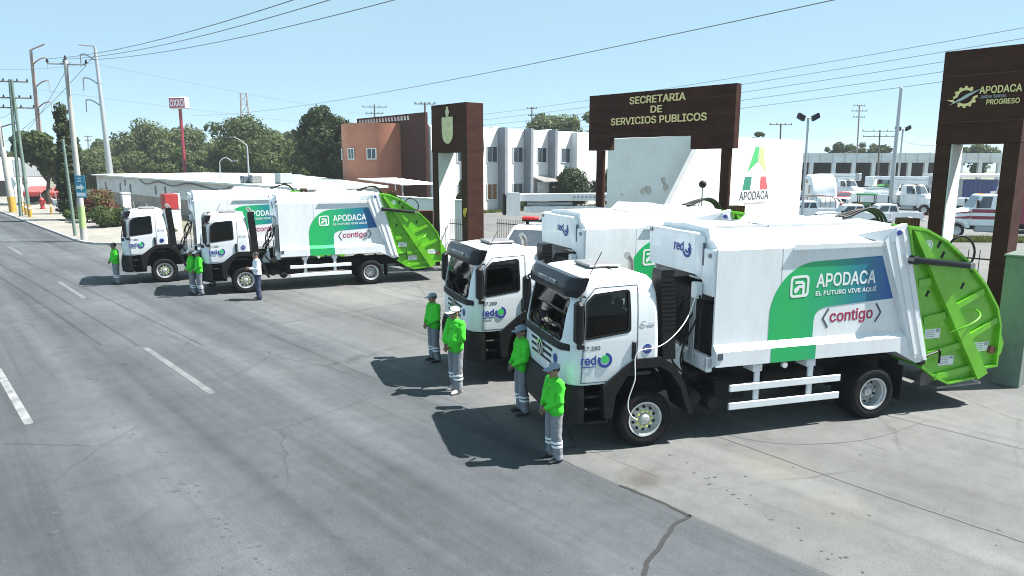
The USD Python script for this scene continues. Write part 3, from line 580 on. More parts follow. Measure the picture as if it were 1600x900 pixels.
    objs('pipe', [tube([(1.14, .44 + .05 * k, 2.6), (1.12, .44 + .05 * k, 1.35)], .014, 6) for k in range(4)] + [tube([(1.1, .3, 2.9), (1.1, .62, 2.9)], .02, 6)], 'galv', t)
    obj('catwalk', [bx(.5, 1.3, .55, 1.95, 1.03, 1.08)], 'dark_metal', t)
    obj('bulkhead_plate', trimesh.convex.convex_hull(np.array([(.62, .55, 1.10), (.62, 1.2, 1.10), (.95, .55, 1.62), (.95, 1.2, 1.62), (.99, .55, 1.08), (.99, 1.2, 1.08)])), 'cab_white', t)
    # ---- tailgate
    TG = Polygon([(5.32, 3.74), (5.77, 3.68), (6.30, 3.44), (6.87, 3.04), (7.41, 2.53), (7.78, 2.06), (7.93, 1.66), (7.95, .80), (7.62, .78), (7.47, .60), (6.70, .53), (6.34, .69), (5.97, .94), (6.04, 1.12)])
    lobe = Polygon([(7.9, 1.62), (8.06, 1.48), (8.17, 1.25), (8.12, 1.02), (7.9, .88)])
    skin = LineString([(5.32, 3.74), (5.77, 3.68), (6.30, 3.44), (6.87, 3.04), (7.41, 2.53), (7.78, 2.06), (7.93, 1.66)]).buffer(.02, cap_style=2, join_style=2)
    tg = obj('tailgate', [poly_xz(TG, .10, .14), poly_xz(TG, 2.36, 2.40), poly_xz(skin, .14, 2.36), poly_xz(lobe, .12, 2.38), poly_xz([(5.4, 3.7), (6.04, 1.12), (6.0, .94), (7.4, .62), (7.6, .8), (7.2, 1.0), (6.3, 1.2)], .14, 2.36)], 'lime_paint', t)
    for s in (0, 1):
        fy = lambda m, s=s: m if not s else (setattr(m, 'vertices', np.column_stack([m.vertices[:, 0], 2.5 - m.vertices[:, 1], m.vertices[:, 2]])), m.invert(), m)[2]
        obj('tailgate_flange', fy(poly_xz(TG.difference(TG.buffer(-.045)), .015, .10)), 'lime_paint', tg)
        obj('tailgate_beam', fy(poly_xz([(5.42, 3.66), (5.56, 3.62), (6.10, 3.0), (7.66, .70), (7.42, .58), (5.80, 3.06)], -.02, .10)), 'lime_paint', tg)
        for q in ([(6.62, 2.06), (7.38, 2.40)], [(7.08, 1.44), (7.86, 1.80)], [(5.72, 2.62), (6.02, 2.66)], [(5.93, 1.88), (6.47, 1.96)], [(6.12, 1.18), (6.95, 1.33)], [(6.34, .70), (7.30, .83)]):
            obj('stiffener', fy(poly_xz(line(q, .12 if q[0][0] > 6.05 else .15), .04, .10)), 'lime_paint', tg)
        obj('grab_rail', fy(cat_([tube(bez([(6.60, .02, 1.62), (6.62, -.05, 1.66), (7.22, -.05, 1.98), (7.24, .06, 2.02)], 10), .018, 8)])), 'lime_paint', tg, smooth=60)
        cy = [cyl((5.42, -.07, 3.11), (6.80, -.07, 2.95), .062, 16), cyl((5.36, -.07, 3.12), (5.50, -.07, 3.10), .085, 16)]
        cb = obj('lift_cylinder', fy(cat_(cy)), 'black_gloss', t, smooth=40)
        obj('cylinder_pin', fy(cyl((6.80, -.14, 2.95), (6.80, .10, 2.95), .06, 14)), 'grey_metal', cb); obj('cylinder_pin', fy(cyl((5.40, -.14, 3.12), (5.40, .0, 3.12), .055, 14)), 'grey_metal', cb)
        for x0, z0 in ((6.05, 1.50), (7.34, 1.14), (6.47, .92)):
            st = obj('warning_sticker', fy(bx(x0, x0 + .38, .094, .10, z0, z0 + .19)), 'decal_white', tg)
            obj('sticker_print', fy(cat_([bx(x0 + .27, x0 + .36, .091, .0945, z0 + .12, z0 + .18)] + [bx(x0 + .02, x0 + .24, .091, .0945, z0 + .03 + .04 * k, z0 + .045 + .04 * k) for k in range(4)])), 'decal_lightgrey', st)
        obj('round_sticker', fy(poly_xz(disc(5.92, 3.36, .10), .094, .10)), 'decal_white', tg)
        obj('sticker_ring', fy(poly_xz(ring(5.92, 3.36, .055, .07), .091, .0945)), 'decal_lightgrey', tg)
        for x0, z0 in ((6.14, 3.30), (6.26, 3.10), (6.84, 2.46), (5.98, 2.35), (7.05, 2.78)):
            obj('plate_slot', fy(poly_xz(line([(x0, z0), (x0 + .06, z0 + .12)], .06), .096, .10)), 'black_plastic', tg)
        obj('pivot_boss', fy(cyl((7.78, .03, 1.16), (7.78, .1, 1.16), .075, 14)), 'rust_red', tg)
        obj('hinge_arm', fy(tube(bez([(6.38, .06, 3.36), (6.62, .02, 3.52), (6.84, .0, 3.42), (6.86, -.04, 3.0)], 12), .022, 8)), 'black_plastic', t, smooth=60)
        obj('latch', fy(cat_([tube([(5.98, .02, 1.16), (6.40, .02, 1.26), (6.40, .02, 1.0)], .022, 6), bx(5.9, 6.05, .0, .12, 1.0, 1.14, .02)])), 'black_plastic', t)
    obj('rear_step', [bx(6.6, 7.75, .18, 2.32, .40, .44), bx(6.4, 6.7, .4, .5, .42, .7), bx(6.4, 6.7, 2.0, 2.1, .42, .7)], 'grey_metal', t)
    objs('mud_flap', [bx(5.55, 5.57, .06, .66, .30, 1.0), bx(5.55, 5.57, 1.84, 2.44, .30, 1.0)], 'rubber', t)
    objs('roof_hose', [tube(bez([(4.6, .9 + .1 * k, 3.86), (4.95, .9 + .1 * k, 3.95), (5.3, .88 + .1 * k, 4.02 - .02 * k), (5.52, .85 + .1 * k, 3.88), (5.62, .85 + .1 * k, 3.68)], 16), .028, 8) for k in range(3)], 'black_plastic', t, smooth=60)
    wn = obj('winch', [bx(5.92, 6.16, .60, .90, 3.58, 3.80, .03)], 'rust_red', t)
    objs('winch_bar', [bx(5.90 + .08 * k, 5.915 + .08 * k, .57, .93, 3.56, 3.83) for k in range(4)], 'brown_light', wn)
    # ---- lettering and stickers on both sides
    facets = [(1.33, .0, 1.60, .0), (1.60, .0, 1.715, .115), (1.715, .115, 3.40, .115)]
    band = unary_union([Polygon([(2.46, 1.335), (3.42, 1.335), (3.42, 2.06), (2.46, 2.22)]).buffer(0), Polygon([(2.46, 2.2)] + [(3.44 - .98 * math.cos(a), 2.16 + .98 * math.sin(a)) for a in np.linspace(0.02, PI / 2, 24)] + [(3.47, 3.14), (4.86, 3.19), (5.20, 2.36), (3.66, 2.28), (3.52, 2.23), (3.44, 2.14), (3.42, 2.03)]).buffer(0)]).buffer(.002)
    lg = unary_union([ring(0, 0, .0, .01).buffer(0), sbox(-.20, -.20, .20, .20).buffer(-.08).buffer(.08).difference(sbox(-.155, -.155, .155, .155).buffer(-.05).buffer(.05)),
                      line([(-.10, .075), (.045, .075), (.085, .04), (.085, -.155)], .05, 2), line([(-.09, -.10), (-.09, -.06), (-.02, -.005), (.085, -.005)], .05, 2), line([(-.10, -.11), (-.02, -.03)], .05)])
    for s in (0, 1):
        def side(m, s=s):
            if not s: return m
            m = m.copy(); m.vertices = np.column_stack([m.vertices[:, 0], 2.5 - m.vertices[:, 1], m.vertices[:, 2]]); m.invert(); return m
        def words(txt, h, x, z, w, y=.1105, tilt=0.0):
            m = text(txt, h, .003, True, w)
            if s: m.vertices[:, 0] = w - m.vertices[:, 0]; m.invert()
            if tilt: m.vertices[:, 1] += m.vertices[:, 0] * tilt
            return side(face_y(m, x, y, z))
        bd = obj('green_band', side(onto_side(band, facets, .004)), 'band', t)
        obj('band_logo', side(poly_xz(affinity.translate(affinity.skew(lg, 0, 2), 3.06, 2.69), .107, .1105)), 'decal_white', bd)
        obj('band_lettering', words('APODACA', .235, 3.42, 2.66, 1.33, .1105, .02), 'decal_white', bd)
        obj('band_motto', words('EL FUTURO VIVE AQUÍ', .075, 3.42, 2.50, 1.36, .1105, .02), 'decal_white', bd)
        obj('slogan', words('contigo', .205, 3.78, 1.985, .98, .1145, .02), 'decal_maroon', t)
        for br in (line([(3.74, 2.24), (3.62, 2.06), (3.74, 1.88)], .04), line([(4.82, 2.28), (4.94, 2.10), (4.82, 1.92)], .04)): obj('slogan_bracket', side(poly_xz(br, .111, .1145)), 'decal_grey', t)
        # cab door
        cf = [(1.22, .035, 1.5, .015), (1.5, .015, 1.95, .005), (1.95, .005, 2.4, .025)]
        def dwords(txt, h, x, z, w):
            m = text(txt, h, .003, True, w)
            if s: m.vertices[:, 0] = w - m.vertices[:, 0]; m.invert()
            return side(face_y(m, x, .006, z))
        obj('model_number', dwords('17.280', .065, -1.19, 1.83, .30), 'decal_grey', t)
        obj('door_lettering', dwords('red', .15, -1.23, 1.58, .27), 'decal_navy', t)
        obj('door_subline', side(bx(-1.23, -.97, .003, .006, 1.535, 1.550)), 'decal_navy', t)
        obj('door_logo', side(poly_xz(ring(-.80, 1.64, .085, .13, 150, 440), .003, .007)), 'decal_navy', t)
        obj('door_logo_dot', side(poly_xz(disc(-.80, 1.66, .07), .003, .006)), 'decal_green', t)
        obj('fleet_disc', side(poly_xz(disc(-.02, 1.78, .085), .003, .007)), 'decal_navy', t)
        obj('fleet_number', dwords('302', .07, -.085, 1.75, .13), 'decal_white', t)
        obj('pillar_logo', side(poly_xz(unary_union([ring(-.10, 2.22, .035, .05, 30, 330), sbox(-.02, 2.22, .12, 2.232), sbox(-.02, 2.19, .10, 2.20)]), .007, .011)), 'decal_lightgrey', t)
    cd = disc(0, 0, .085); obj('fleet_disc', face_nx(trimesh.creation.extrude_polygon(cd, .004, engine='earcut'), front_x(.52, 1.62) - .01, .50, 1.60), 'decal_navy', t)
    return t
T1 = make_truck('garbage_truck', 'white garbage truck nearest the camera with a white cord hanging from its cab', (2.33, 11.44, 0), math.radians(16.3))
dup(T1, 'garbage_truck', 'white garbage truck half hidden just behind the nearest truck', (.50, 15.34, 0), math.radians(20.8))
dup(T1, 'garbage_truck', 'far garbage truck fully seen from the side, the white-shirted man at its front wheel', (-10.27, 26.36, 0), math.radians(24.0))
dup(T1, 'garbage_truck', 'farthest garbage truck at the left, its body hidden behind another truck', (-14.64, 28.87, 0), math.radians(28.0))
def onT1(x, y, z):
    a = math.radians(16.3); return np.array([2.33 + x * math.cos(a) - y * math.sin(a), 11.44 + x * math.sin(a) + y * math.cos(a), z])
cp = [onT1(*q) for q in ((1.12, .40, 2.6), (.85, .2, 2.25), (.45, -.03, 1.98), (.1, -.035, 1.80), (-.24, -.035, 1.72), (-.27, -.04, 1.60), (-.26, -.05, 1.30), (-.36, -.06, 1.0), (-.38, -.055, .8), (-.30, -.045, .62), (-.22, -.05, .56))]
tagp(obj('cord', tube(bez(cp, 60), .010, 6), 'cord_white', smooth=60), 'white cord hanging from the nearest cab door handle down to the wheel', 'cord')
# ------------------------------------------------------------------ people (facing +x)
def capsule_hull(p, r, q, s):
    a = trimesh.creation.icosphere(2, r); b = trimesh.creation.icosphere(2, s)
    return m3.Manifold.hull_points(np.vstack([a.vertices + p, b.vertices + q]).astype(np.float32))
def ell(c, r):
    m = trimesh.creation.icosphere(3, 1.0); m.vertices = m.vertices * r + c; return man(m)
def blend(parts, edge, it=10, amp=0.0, sc=7.0, seed=0):
    m = m3.Manifold.batch_boolean(parts, m3.OpType.Add).refine_to_length(edge)
    t = tri(m); t.merge_vertices()
    trimesh.smoothing.filter_taubin(t, lamb=.5, nu=.52, iterations=it)
    if amp:
        n = t.vertex_normals; t.vertices = t.vertices + n * ((meshkit.fbm(t.vertices * np.array([sc, sc, sc * .8]) + seed * 7, 3, seed) - .5) * 2 * amp)[:, None]
    return t
def make_person(name, label, loc, face_deg, h=1.72, cap='cap_grey', top='lime_cloth', legs='grey_cloth', shoes='shoe_dark', gut=0.0, pose='clasp', hair=False, stride=0.0, seed=0, group='waste crew in lime shirts', turn=0.0, bands=True):
    t = thing(name, label, 'person', loc, math.radians(face_deg), group, scale=h / 1.72)
    V = lambda *a: np.array(a, float)
    sh = [V(-.01, s * .185, 1.405) for s in (-1, 1)]
    if pose == 'clasp':
        el = [V(.03, s * .265, 1.135) for s in (-1, 1)]; wr = [V(.205, s * .062, .985) for s in (-1, 1)]
        dirs = [V(.42, -s * .62, -.66) for s in (-1, 1)]
    else:
        el = [V(.05, s * .25, 1.13) for s in (-1, 1)]; wr = [V(.27, s * .09, 1.13 + (.02 if s > 0 else 0)) for s in (-1, 1)]
        dirs = [V(.75, -s * .45, .15) for s in (-1, 1)]
    hip = [V(0, s * .085, .93) for s in (-1, 1)]; kn = [V(.015 + s * stride * .4, s * .105, .50) for s in (-1, 1)]; an = [V(-.02 + s * stride, s * .125, .09) for s in (-1, 1)]
    Rz = trimesh.transformations.rotation_matrix(turn, (0, 0, 1))[:3, :3]
    hc = V(.02, 0, 1.60); hd = lambda p: Rz @ np.array(p, float) + V(.02, 0, 0)
    # the body: head with a face, neck, arms, hands with five fingers, legs - one surface
    B = [ell(hd((0, 0, 1.615)), (.098, .078, .108)), ell(hd((.022, 0, 1.545)), (.068, .058, .065)), capsule_hull(V(-.005, 0, 1.40), .062, hd((-.012, 0, 1.56)), .056),
         capsule_hull(hd((.088, 0, 1.60)), .010, hd((.108, 0, 1.575)), .016), capsule_hull(hd((.070, -.022, 1.638)), .014, hd((.070, .022, 1.638)), .014), capsule_hull(hd((.082, -.016, 1.538)), .009, hd((.082, .016, 1.538)), .009), capsule_hull(hd((.060, -.02, 1.502)), .020, hd((.060, .02, 1.502)), .020),
         capsule_hull(V(0, -.09, 1.30), .10, V(0, .09, 1.30), .10), capsule_hull(V(0, -.07, 1.0), .10, V(0, .07, 1.25), .10)]
    for s in (-1, 1):
        B.append(ell(hd((-.008, s * .080, 1.595)), (.024, .012, .034)))
    hands = []
    for i, s in enumerate((-1, 1)):
        B += [capsule_hull(sh[i], .05, el[i], .042), capsule_hull(el[i], .042, wr[i], .028), capsule_hull(hip[i], .08, kn[i], .055), capsule_hull(kn[i], .055, an[i], .04), capsule_hull(V(0, 0, 1.0), .1, hip[i], .085)]
        d = dirs[i] / np.linalg.norm(dirs[i]); up = V(0, 0, 1); side = np.cross(d, up); side /= np.linalg.norm(side); up = np.cross(side, d)
        pc = wr[i] + d * .045
        hands.append(capsule_hull(wr[i], .026, pc, .028)); hands.append(m3.Manifold.hull_points(np.vstack([trimesh.creation.icosphere(1, .016).vertices + q for q in (pc + up * .030, pc - up * .030, pc + d * .045 + up * .032, pc + d * .045 - up * .030)]).astype(np.float32)))
        inw = side * (1 if np.dot(side, V(0, -s, 0)) > 0 else -1)
        for k, (o, ln) in enumerate(((.036, .036), (.013, .042), (-.011, .039), (-.034, .030))):
            a = pc + d * .050 + up * o; b = a + (d * .85 + V(0, 0, -.35)) * ln; c = b + (d * .35 + V(-.75, 0, -.45)) * ln * .8
            hands += [capsule_hull(a, .0095, b, .0088), capsule_hull(b, .0088, c, .0078)]
        a = wr[i] + d * .02 + up * .026; b = a + d * .035 + up * .026; hands += [capsule_hull(a, .012, b, .0105), capsule_hull(b, .0105, b + d * .032 - up * .004, .009)]
    body = blend(B + hands, .016, 6)
    bp = obj('body', body, 'skin', t, smooth=True)
    if pose == 'clasp':   # dark work gloves, as they look in the photograph
        obj('work_glove', blend([m for m in hands], .010, 3).apply_transform(TM((0, 0, 0))), 'glove', t, smooth=True) if seed % 2 else None
    for s in (-1, 1):
        obj('eye', tri(ell(hd((.0875, s * .031, 1.612)), (.008, .013, .007))), 'eye', bp, smooth=True)
    obj('mouth', tri(ell(hd((.0885, 0, 1.538)), (.006, .024, .005))), 'lips', bp, smooth=True)
    g = gut
    S = [capsule_hull(V(-.005, -.13, 1.33), .12, V(-.005, .13, 1.33), .12), capsule_hull(V(0, -.10, 1.33), .12, V(.02 + g, -.09, 1.08), .142 + g * .3), capsule_hull(V(0, .10, 1.33), .12, V(.02 + g, .09, 1.08), .142 + g * .3), capsule_hull(V(.02 + g, -.07, 1.08), .135 + g * .3, V(.02 + g, .07, 1.08), .135 + g * .3),
         capsule_hull(V(.02 + g, -.07, 1.08), .135 + g * .3, V(.005 + g * .6, -.105, .935), .125), capsule_hull(V(.02 + g, .07, 1.08), .135 + g * .3, V(.005 + g * .6, .105, .935), .125), capsule_hull(V(.005 + g * .6, -.085, .935), .118, V(.005 + g * .6, .085, .935), .118), capsule_hull(V(0, 0, 1.42), .085, V(0, 0, 1.475), .062)]
    for i, s in enumerate((-1, 1)):
        S += [capsule_hull(V(0, s * .08, 1.40), .09, sh[i], .078), capsule_hull(sh[i], .078, el[i], .064), capsule_hull(el[i], .064, wr[i] - (wr[i] - el[i]) * .08, .044)]
    shirt = m3.Manifold.batch_boolean(S, m3.OpType.Add) - man(bx(-.4, .5, -.5, .5, .5, .845 if bands else .93))
    t_ = blend([shirt], .016, 7, .017, 9.0, seed)
    sp = obj('shirt', t_, top, t, smooth=True)
    Tr = []
    for i, s in enumerate((-1, 1)):
        Tr += [capsule_hull(V(0, s * .05, .95), .115, hip[i], .108), capsule_hull(hip[i], .114, kn[i], .092), capsule_hull(kn[i], .092, an[i] + V(.0, 0, .0), .080)]
    tr = m3.Manifold.batch_boolean(Tr, m3.OpType.Add) - man(bx(-.6, .6, -.5, .5, -.1, .055))
    tp = obj('trousers', blend([tr], .016, 7, .016, 9.0, seed + 5), legs, t, smooth=True)
    if bands:
        for i in range(2):
            for z in (.30, .37):
                f = (z - an[i][2]) / (kn[i][2] - an[i][2]); c = an[i] + (kn[i] - an[i]) * f
                obj('reflective_band', lathe([(.093, -.018), (.0985, -.016), (.0985, .016), (.093, .018)], 20, 'z').apply_translation(c), 'reflective', tp, smooth=40)
    else:
        obj('belt', lathe([(.118, -.02), (.135, -.018), (.135, .018), (.118, .02)], 24, 'z').apply_transform(np.diag([1, 1.42, 1, 1])).apply_translation((.0, 0, .945)), 'black_plastic', tp, smooth=40)
    for i, s in enumerate((-1, 1)):
        a = an[i]
        m = m3.Manifold.hull_points(np.vstack([trimesh.creation.icosphere(2, r).vertices * np.array([1, .85, zf]) + q for q, r, zf in ((a + V(-.045, 0, -.045), .046, 1), (a + V(.0, 0, .0), .052, .9), (a + V(.10, s * .012, -.052), .048, .72), (a + V(.17, s * .018, -.058), .040, .66))]).astype(np.float32)) - man(bx(-1, 1, -1, 1, -.3, .004))
        obj('shoe', blend([m], .02, 3), shoes, t, smooth=True)
    obj('hair', tri(m3.Manifold.batch_boolean([ell(hd((-.014, 0, 1.635)), (.100, .088, .098))], m3.OpType.Add) - man(bx(-.5, .5, -.5, .5, 1.0, 1.585)) - man(trimesh.creation.box((.2, .4, .12)).apply_translation(hd((.15, 0, 1.62))))), 'hair', bp, smooth=True)
    if not hair:
        dome_ = ell(hd((-.004, 0, 1.655)), (.113, .093, .082)) - man(bx(-.5, .5, -.5, .5, 1.2, 1.652))
        cp_ = obj('cap', tri(dome_), cap, t, smooth=50)
        br = Polygon([(-.0, -.082)] + [(.10 + .105 * math.cos(a), .082 * math.sin(a)) for a in np.linspace(-PI / 2, PI / 2, 16)] + [(-.0, .082)])
        bm = poly_xy(br, 0, .007); bm = trimesh.Trimesh(*trimesh.remesh.subdivide_to_size(bm.vertices, bm.faces, .04), process=False)
        bm.vertices[:, 2] -= 3.2 * bm.vertices[:, 1] ** 2 + np.maximum(bm.vertices[:, 0] - .06, 0) * .22
        bm.vertices = (Rz @ (bm.vertices + V(.0, 0, 1.655)).T).T + V(.02, 0, 0)
        obj('brim', bm, cap, cp_)
        obj('cap_badge', tri(ell(hd((.106, 0, 1.690)), (.012, .026, .016))), 'decal_white' if cap != 'cap_white' else 'decal_grey', cp_)
    if top == 'lime_cloth':
        obj('chest_badge', tri(ell(V(.118 + g * .3, .07, 1.32), (.008, .028, .010))), 'decal_grey', sp)
    return t
def G(px, py):
    """the point of the ground seen at a pixel of the photograph"""
    u, v = (px - 800) / FPX, (py - 450) / FPX; c, s = math.cos(PITCH), math.sin(PITCH)
    k = CAM_H / (s + v * c); return np.array([u * k, (c - v * s) * k, 0.0])
def at(px, py, Y):
    """the point at depth Y seen at a pixel of the photograph"""
    u, v = (px - 800) / FPX, (py - 450) / FPX; c, s = math.cos(PITCH), math.sin(PITCH)
    k = Y / (c - v * s); return np.array([u * k, Y, CAM_H - (s + v * c) * k])
make_person('person', 'lime-shirted man in a pale grey cap, closest to the camera at the nearest truck', (.70, 10.93, 0), 205, 1.67, 'cap_grey', seed=1, gut=.01)
make_person('person', 'lime-shirted man in a grey cap just behind the closest man, before the nearest grille', (.20, 13.15, 0), 200, 1.79, 'cap_grey', seed=3, turn=.15)
make_person('person', 'man in lime shirt and white cap with pale shoes standing by the second truck', (-1.22, 14.50, 0), 222, 1.88, 'cap_white', shoes='shoe_pale', seed=5, gut=.05, stride=.05)
make_person('person', 'man in lime shirt and grey-blue cap standing at the far corner of the second truck', (-1.96, 16.9, 0), 215, 1.74, 'cap_grey', seed=2, turn=-.2)
make_person('person', 'man in white shirt and navy trousers looking at his hands beside the far truck wheel', (-9.33, 25.06, 0), 212, 1.76, hair=True, top='shirt_white', legs='navy_cloth', pose='phone', bands=False, seed=4, group=None, stride=.04)
make_person('person', 'lime-shirted man standing rightmost of the group at the far truck nose', (-11.86, 25.95, 0), 218, 1.72, 'cap_grey', seed=7)
make_person('person', 'lime-shirted man in a white cap standing leftmost of the group at the far truck nose', (-12.22, 26.12, 0), 214, 1.72, 'cap_white', seed=6)
make_person('person', 'lime-shirted man in a dark cap half hidden behind the group at the far truck nose', (-12.30, 28.0, 0), 214, 1.78, 'glove', seed=8)
make_person('person', 'lime-shirted man with a dark cap standing alone at the farthest truck nose', (-16.45, 28.45, 0), 225, 1.72, 'glove', seed=9)
make_person('person', 'dark-haired man behind the second truck cab, only his head showing', (1.2, 26.4, 0), 200, 1.74, hair=True, top='navy_cloth', legs='navy_cloth', bands=False, seed=10, group=None)
# ------------------------------------------------------------------ gate: arches, sign, pedestal, fences (local x runs into the yard, local y along the road)
def road_thing(name, label, cat, s, n, z=0.0, group=None): return thing(name, label, cat, SN(s, n, z), RA, group)
def face_road(m, n, s, z):
    """lettering on a wall that faces the road (-x): its left end at s, running towards smaller s"""
    m = m.copy(); m.apply_transform(RM(PI / 2, (1, 0, 0))); m.apply_transform(RM(-PI / 2, (0, 0, 1))); m.apply_translation((n, s, z)); return m
def face_gate(m, n, s, z):
    """lettering on a wall that faces -y; it reads towards +x"""
    m = m.copy(); m.apply_transform(RM(PI / 2, (1, 0, 0))); m.apply_translation((n, s, z)); return m
def make_arch(label, s0, s1, n0, depth, zt, leg, zo):
    t = road_thing('gate_arch', label, 'arch', 0, 0)
    d = n0 + depth
    obj('head_box', bx(n0, d, s0, s1, zo, zt, .012), 'brown_clad', t)
    for a, b in ((s0, s0 + leg), (s1 - leg, s1)):
        obj('leg', bx(n0 + .01, d - .01, a + .005, b - .005, 0, zo - .003, .012), 'brown_clad', t)
    obj('reveal_lining', bx(n0 + .06, d - .02, s1 - leg - .028, s1 - leg + .002, .05, zo - .005), 'white_wall', t)
    k = 0
    for z in np.arange(zo + .55, zt - .1, .58):
        obj('cladding_joint', bx(n0 - .003, n0 + .001, s0 + .02, s1 - .02, z, z + .018), 'brown_light', t)
    return t
A1 = make_arch('dark brown gate arch with a gold coat of arms behind the far truck tailgate', 25.30, 28.02, 20.0, 1.0, 7.70, .44, 5.48)
A2 = make_arch('tall dark brown gate arch with a gear logo at the right edge of the picture', 4.56, 6.44, 21.0, .95, 7.78, .36, 5.42)
sh_ = unary_union([Polygon([(-.42, .55), (.42, .55), (.42, -.15)] + [(.42 * math.cos(a), -.15 - .52 * math.sin(a)) for a in np.linspace(0, PI, 20)] + [(-.42, -.15)])])
cr = obj('coat_of_arms', face_road(trimesh.creation.extrude_polygon(sh_, .03, engine='earcut'), 19.972, 26.68, 6.55), 'gold_dull', A1)
obj('shield_field', face_road(trimesh.creation.extrude_polygon(sh_.buffer(-.09), .015, engine='earcut'), 19.96, 26.68, 6.55), 'decal_lightgrey', cr)
for x, z, w, h in ((-.14, .15, .2, .22), (.12, .08, .22, .16), (0, -.22, .36, .12)):
    obj('shield_charge', face_road(trimesh.creation.extrude_polygon(sbox(x - w / 2, z - h / 2, x + w / 2, z + h / 2).buffer(-.03).buffer(.03), .012, engine='earcut'), 19.95, 26.68, 6.55), 'gold_dull', cr)
obj('crest', face_road(trimesh.creation.extrude_polygon(unary_union([disc(0, .78, .14), disc(0, .95, .08), sbox(-.09, .56, .09, .70)]), .03, engine='earcut'), 19.972, 26.68, 6.55), 'gold_dull', cr)
# gear logo and lettering on the right arch
gear = ring(0, 0, .17, .235)
for a in np.radians(np.arange(-60, 300, 30)):
    gear = gear.union(affinity.rotate(sbox(.22, -.03, .275, .03), math.degrees(a), origin=(0, 0)))
gear = gear.difference(affinity.rotate(sbox(-.35, -.075, .35, .075), 24, origin=(0, 0)))
gl = obj('gear_logo', face_road(cat_([trimesh.creation.extrude_polygon(g, .012, engine='earcut') for g in gear.geoms]), 20.985, 5.86, 6.60), 'gold', A2)
wing = affinity.rotate(Polygon([(-.42, -.03), (-.05, -.045), (.40, .03), (.05, .05)]), 24, origin=(0, 0))
obj('logo_wing', face_road(trimesh.creation.extrude_polygon(wing, .012, engine='earcut'), 20.985, 5.86, 6.60), 'galv', gl)
obj('logo_wing_tip', face_road(trimesh.creation.extrude_polygon(Polygon([(-.42, -.06), (-.22, -.14), (-.26, -.05)]), .014, engine='earcut'), 20.984, 5.86, 6.60), 'gold', gl)
objs('arch_lettering', [face_road(text('APODACA', .17, .012, True, .90), 20.985, 5.56, 6.66), face_road(text('PROGRESO', .12, .012, True, .70), 20.985, 5.38, 6.38)], 'gold', A2)
obj('arch_small_lettering', face_road(text('Juntos Somos', .085, .012, False, .56), 20.985, 5.54, 6.54), 'decal_lightgrey', A2)
yf = obj('cloth_rag', hull([SN(25.5, 19.93, 2.9), SN(25.2, 19.9, 2.95), SN(25.45, 19.9, 2.55), SN(25.4, 19.96, 2.5), SN(25.6, 19.97, 2.7), SN(25.3, 19.98, 2.9)]), 'yellow_paint')
tagp(yf, 'yellow rag tied to the right leg of the arch with the coat of arms', 'rag')
S = road_thing('gate_sign', 'wide dark brown board with gold lettering on two round posts', 'sign', 0, 0)
sp_ = Polygon([(11.82, 7.38), (17.88, 7.42), (17.88, 5.42), (16.87, 5.42), (16.87, 5.86), (13.40, 5.84), (13.40, 5.40), (11.82, 5.40)])
obj('board', poly_yz(sp_, 20.0, 20.28), 'brown_clad', S)
for z in (5.95, 6.5, 7.02):
    obj('board_joint', bx(19.997, 20.001, 11.85, 17.85, z, z + .014), 'brown_light', S)
for s0 in (12.13, 17.38):
    obj('post', cyl((20.14, s0, 0), (20.14, s0, 5.41), .17, 20), 'brown_clad', S, smooth=40)
for txt, h, w, sc, z in (('SECRETARIA', .235, 2.32, 14.80, 7.00), ('DE', .225, .47, 14.80, 6.66), ('SERVICIOS PUBLICOS', .235, 3.98, 14.80, 6.31)):
    obj('board_lettering', face_road(text(txt, h, .025, True, w), 19.98, sc + w / 2, z), 'gold', S)
P_ = road_thing('gate_pedestal', 'grey-green rendered pedestal at the right edge behind the tailgate', 'pedestal', 0, 0)
obj('pedestal_block', bx(18.15, 20.4, 3.42, 3.95, 0, 2.90, .015), 'green_grey', P_)
obj('pedestal_cap', bx(18.12, 20.43, 3.39, 3.98, 2.903, 2.95, .01), 'green_grey', P_)
def make_fence(name, label, s0, s1, n, h, step=.16, m='fence_iron'):
    t = road_thing(name, label, 'fence', 0, 0)
    obj('rail', bx(n - .02, n + .02, s0, s1, h - .25, h - .21), m, t); obj('rail', bx(n - .02, n + .02, s0, s1, .18, .22), m, t); obj('rail', bx(n - .018, n + .018, s0, s1, h * .55, h * .55 + .03), m, t)
    for s in np.arange(s0 + .04, s1, step):
        obj('bar', cyl((n, s, .05), (n, s, h), .011, 6), m, t)
    return t
make_fence('gate_leaf', 'dark iron railing standing inside the arch with the coat of arms', 25.75, 27.50, 20.6, 2.3)
make_fence('gate_leaf', 'open rust-brown iron gate railing right of the arch with the coat of arms', 22.6, 25.1, 21.6, 2.4, m='fence_iron')
make_fence('gate_leaf', 'dark iron railing behind the nearest truck tailgate, left of the pedestal', 4.95, 11.4, 21.45, 2.65, .26)
make_fence('gate_leaf', 'pale iron picket railing left of the arch behind the far truck tailgate', 28.2, 34.5, 20.8, 2.1, .22, 'galv')
w_ = road_thing('boundary_wall', 'white boundary wall behind the far truck tailgate', 'wall', 0, 0); obj('wall', bx(22.3, 22.6, 27.6, 37.5, 0, 3.05, .01), 'white_wall', w_); obj('coping', bx(22.26, 22.64, 27.56, 37.54, 3.05, 3.11), 'white_render', w_)
pb = road_thing('gate_pillar', 'grey pillar with a red-brown box top left of the coat of arms arch', 'pillar', 0, 0); obj('shaft', bx(19.6, 20.3, 28.55, 29.25, 0, 1.95, .012), 'pale_wall', pb); obj('red_top', bx(19.55, 20.35, 28.5, 29.3, 1.953, 2.65, .012), 'rust_red', pb)
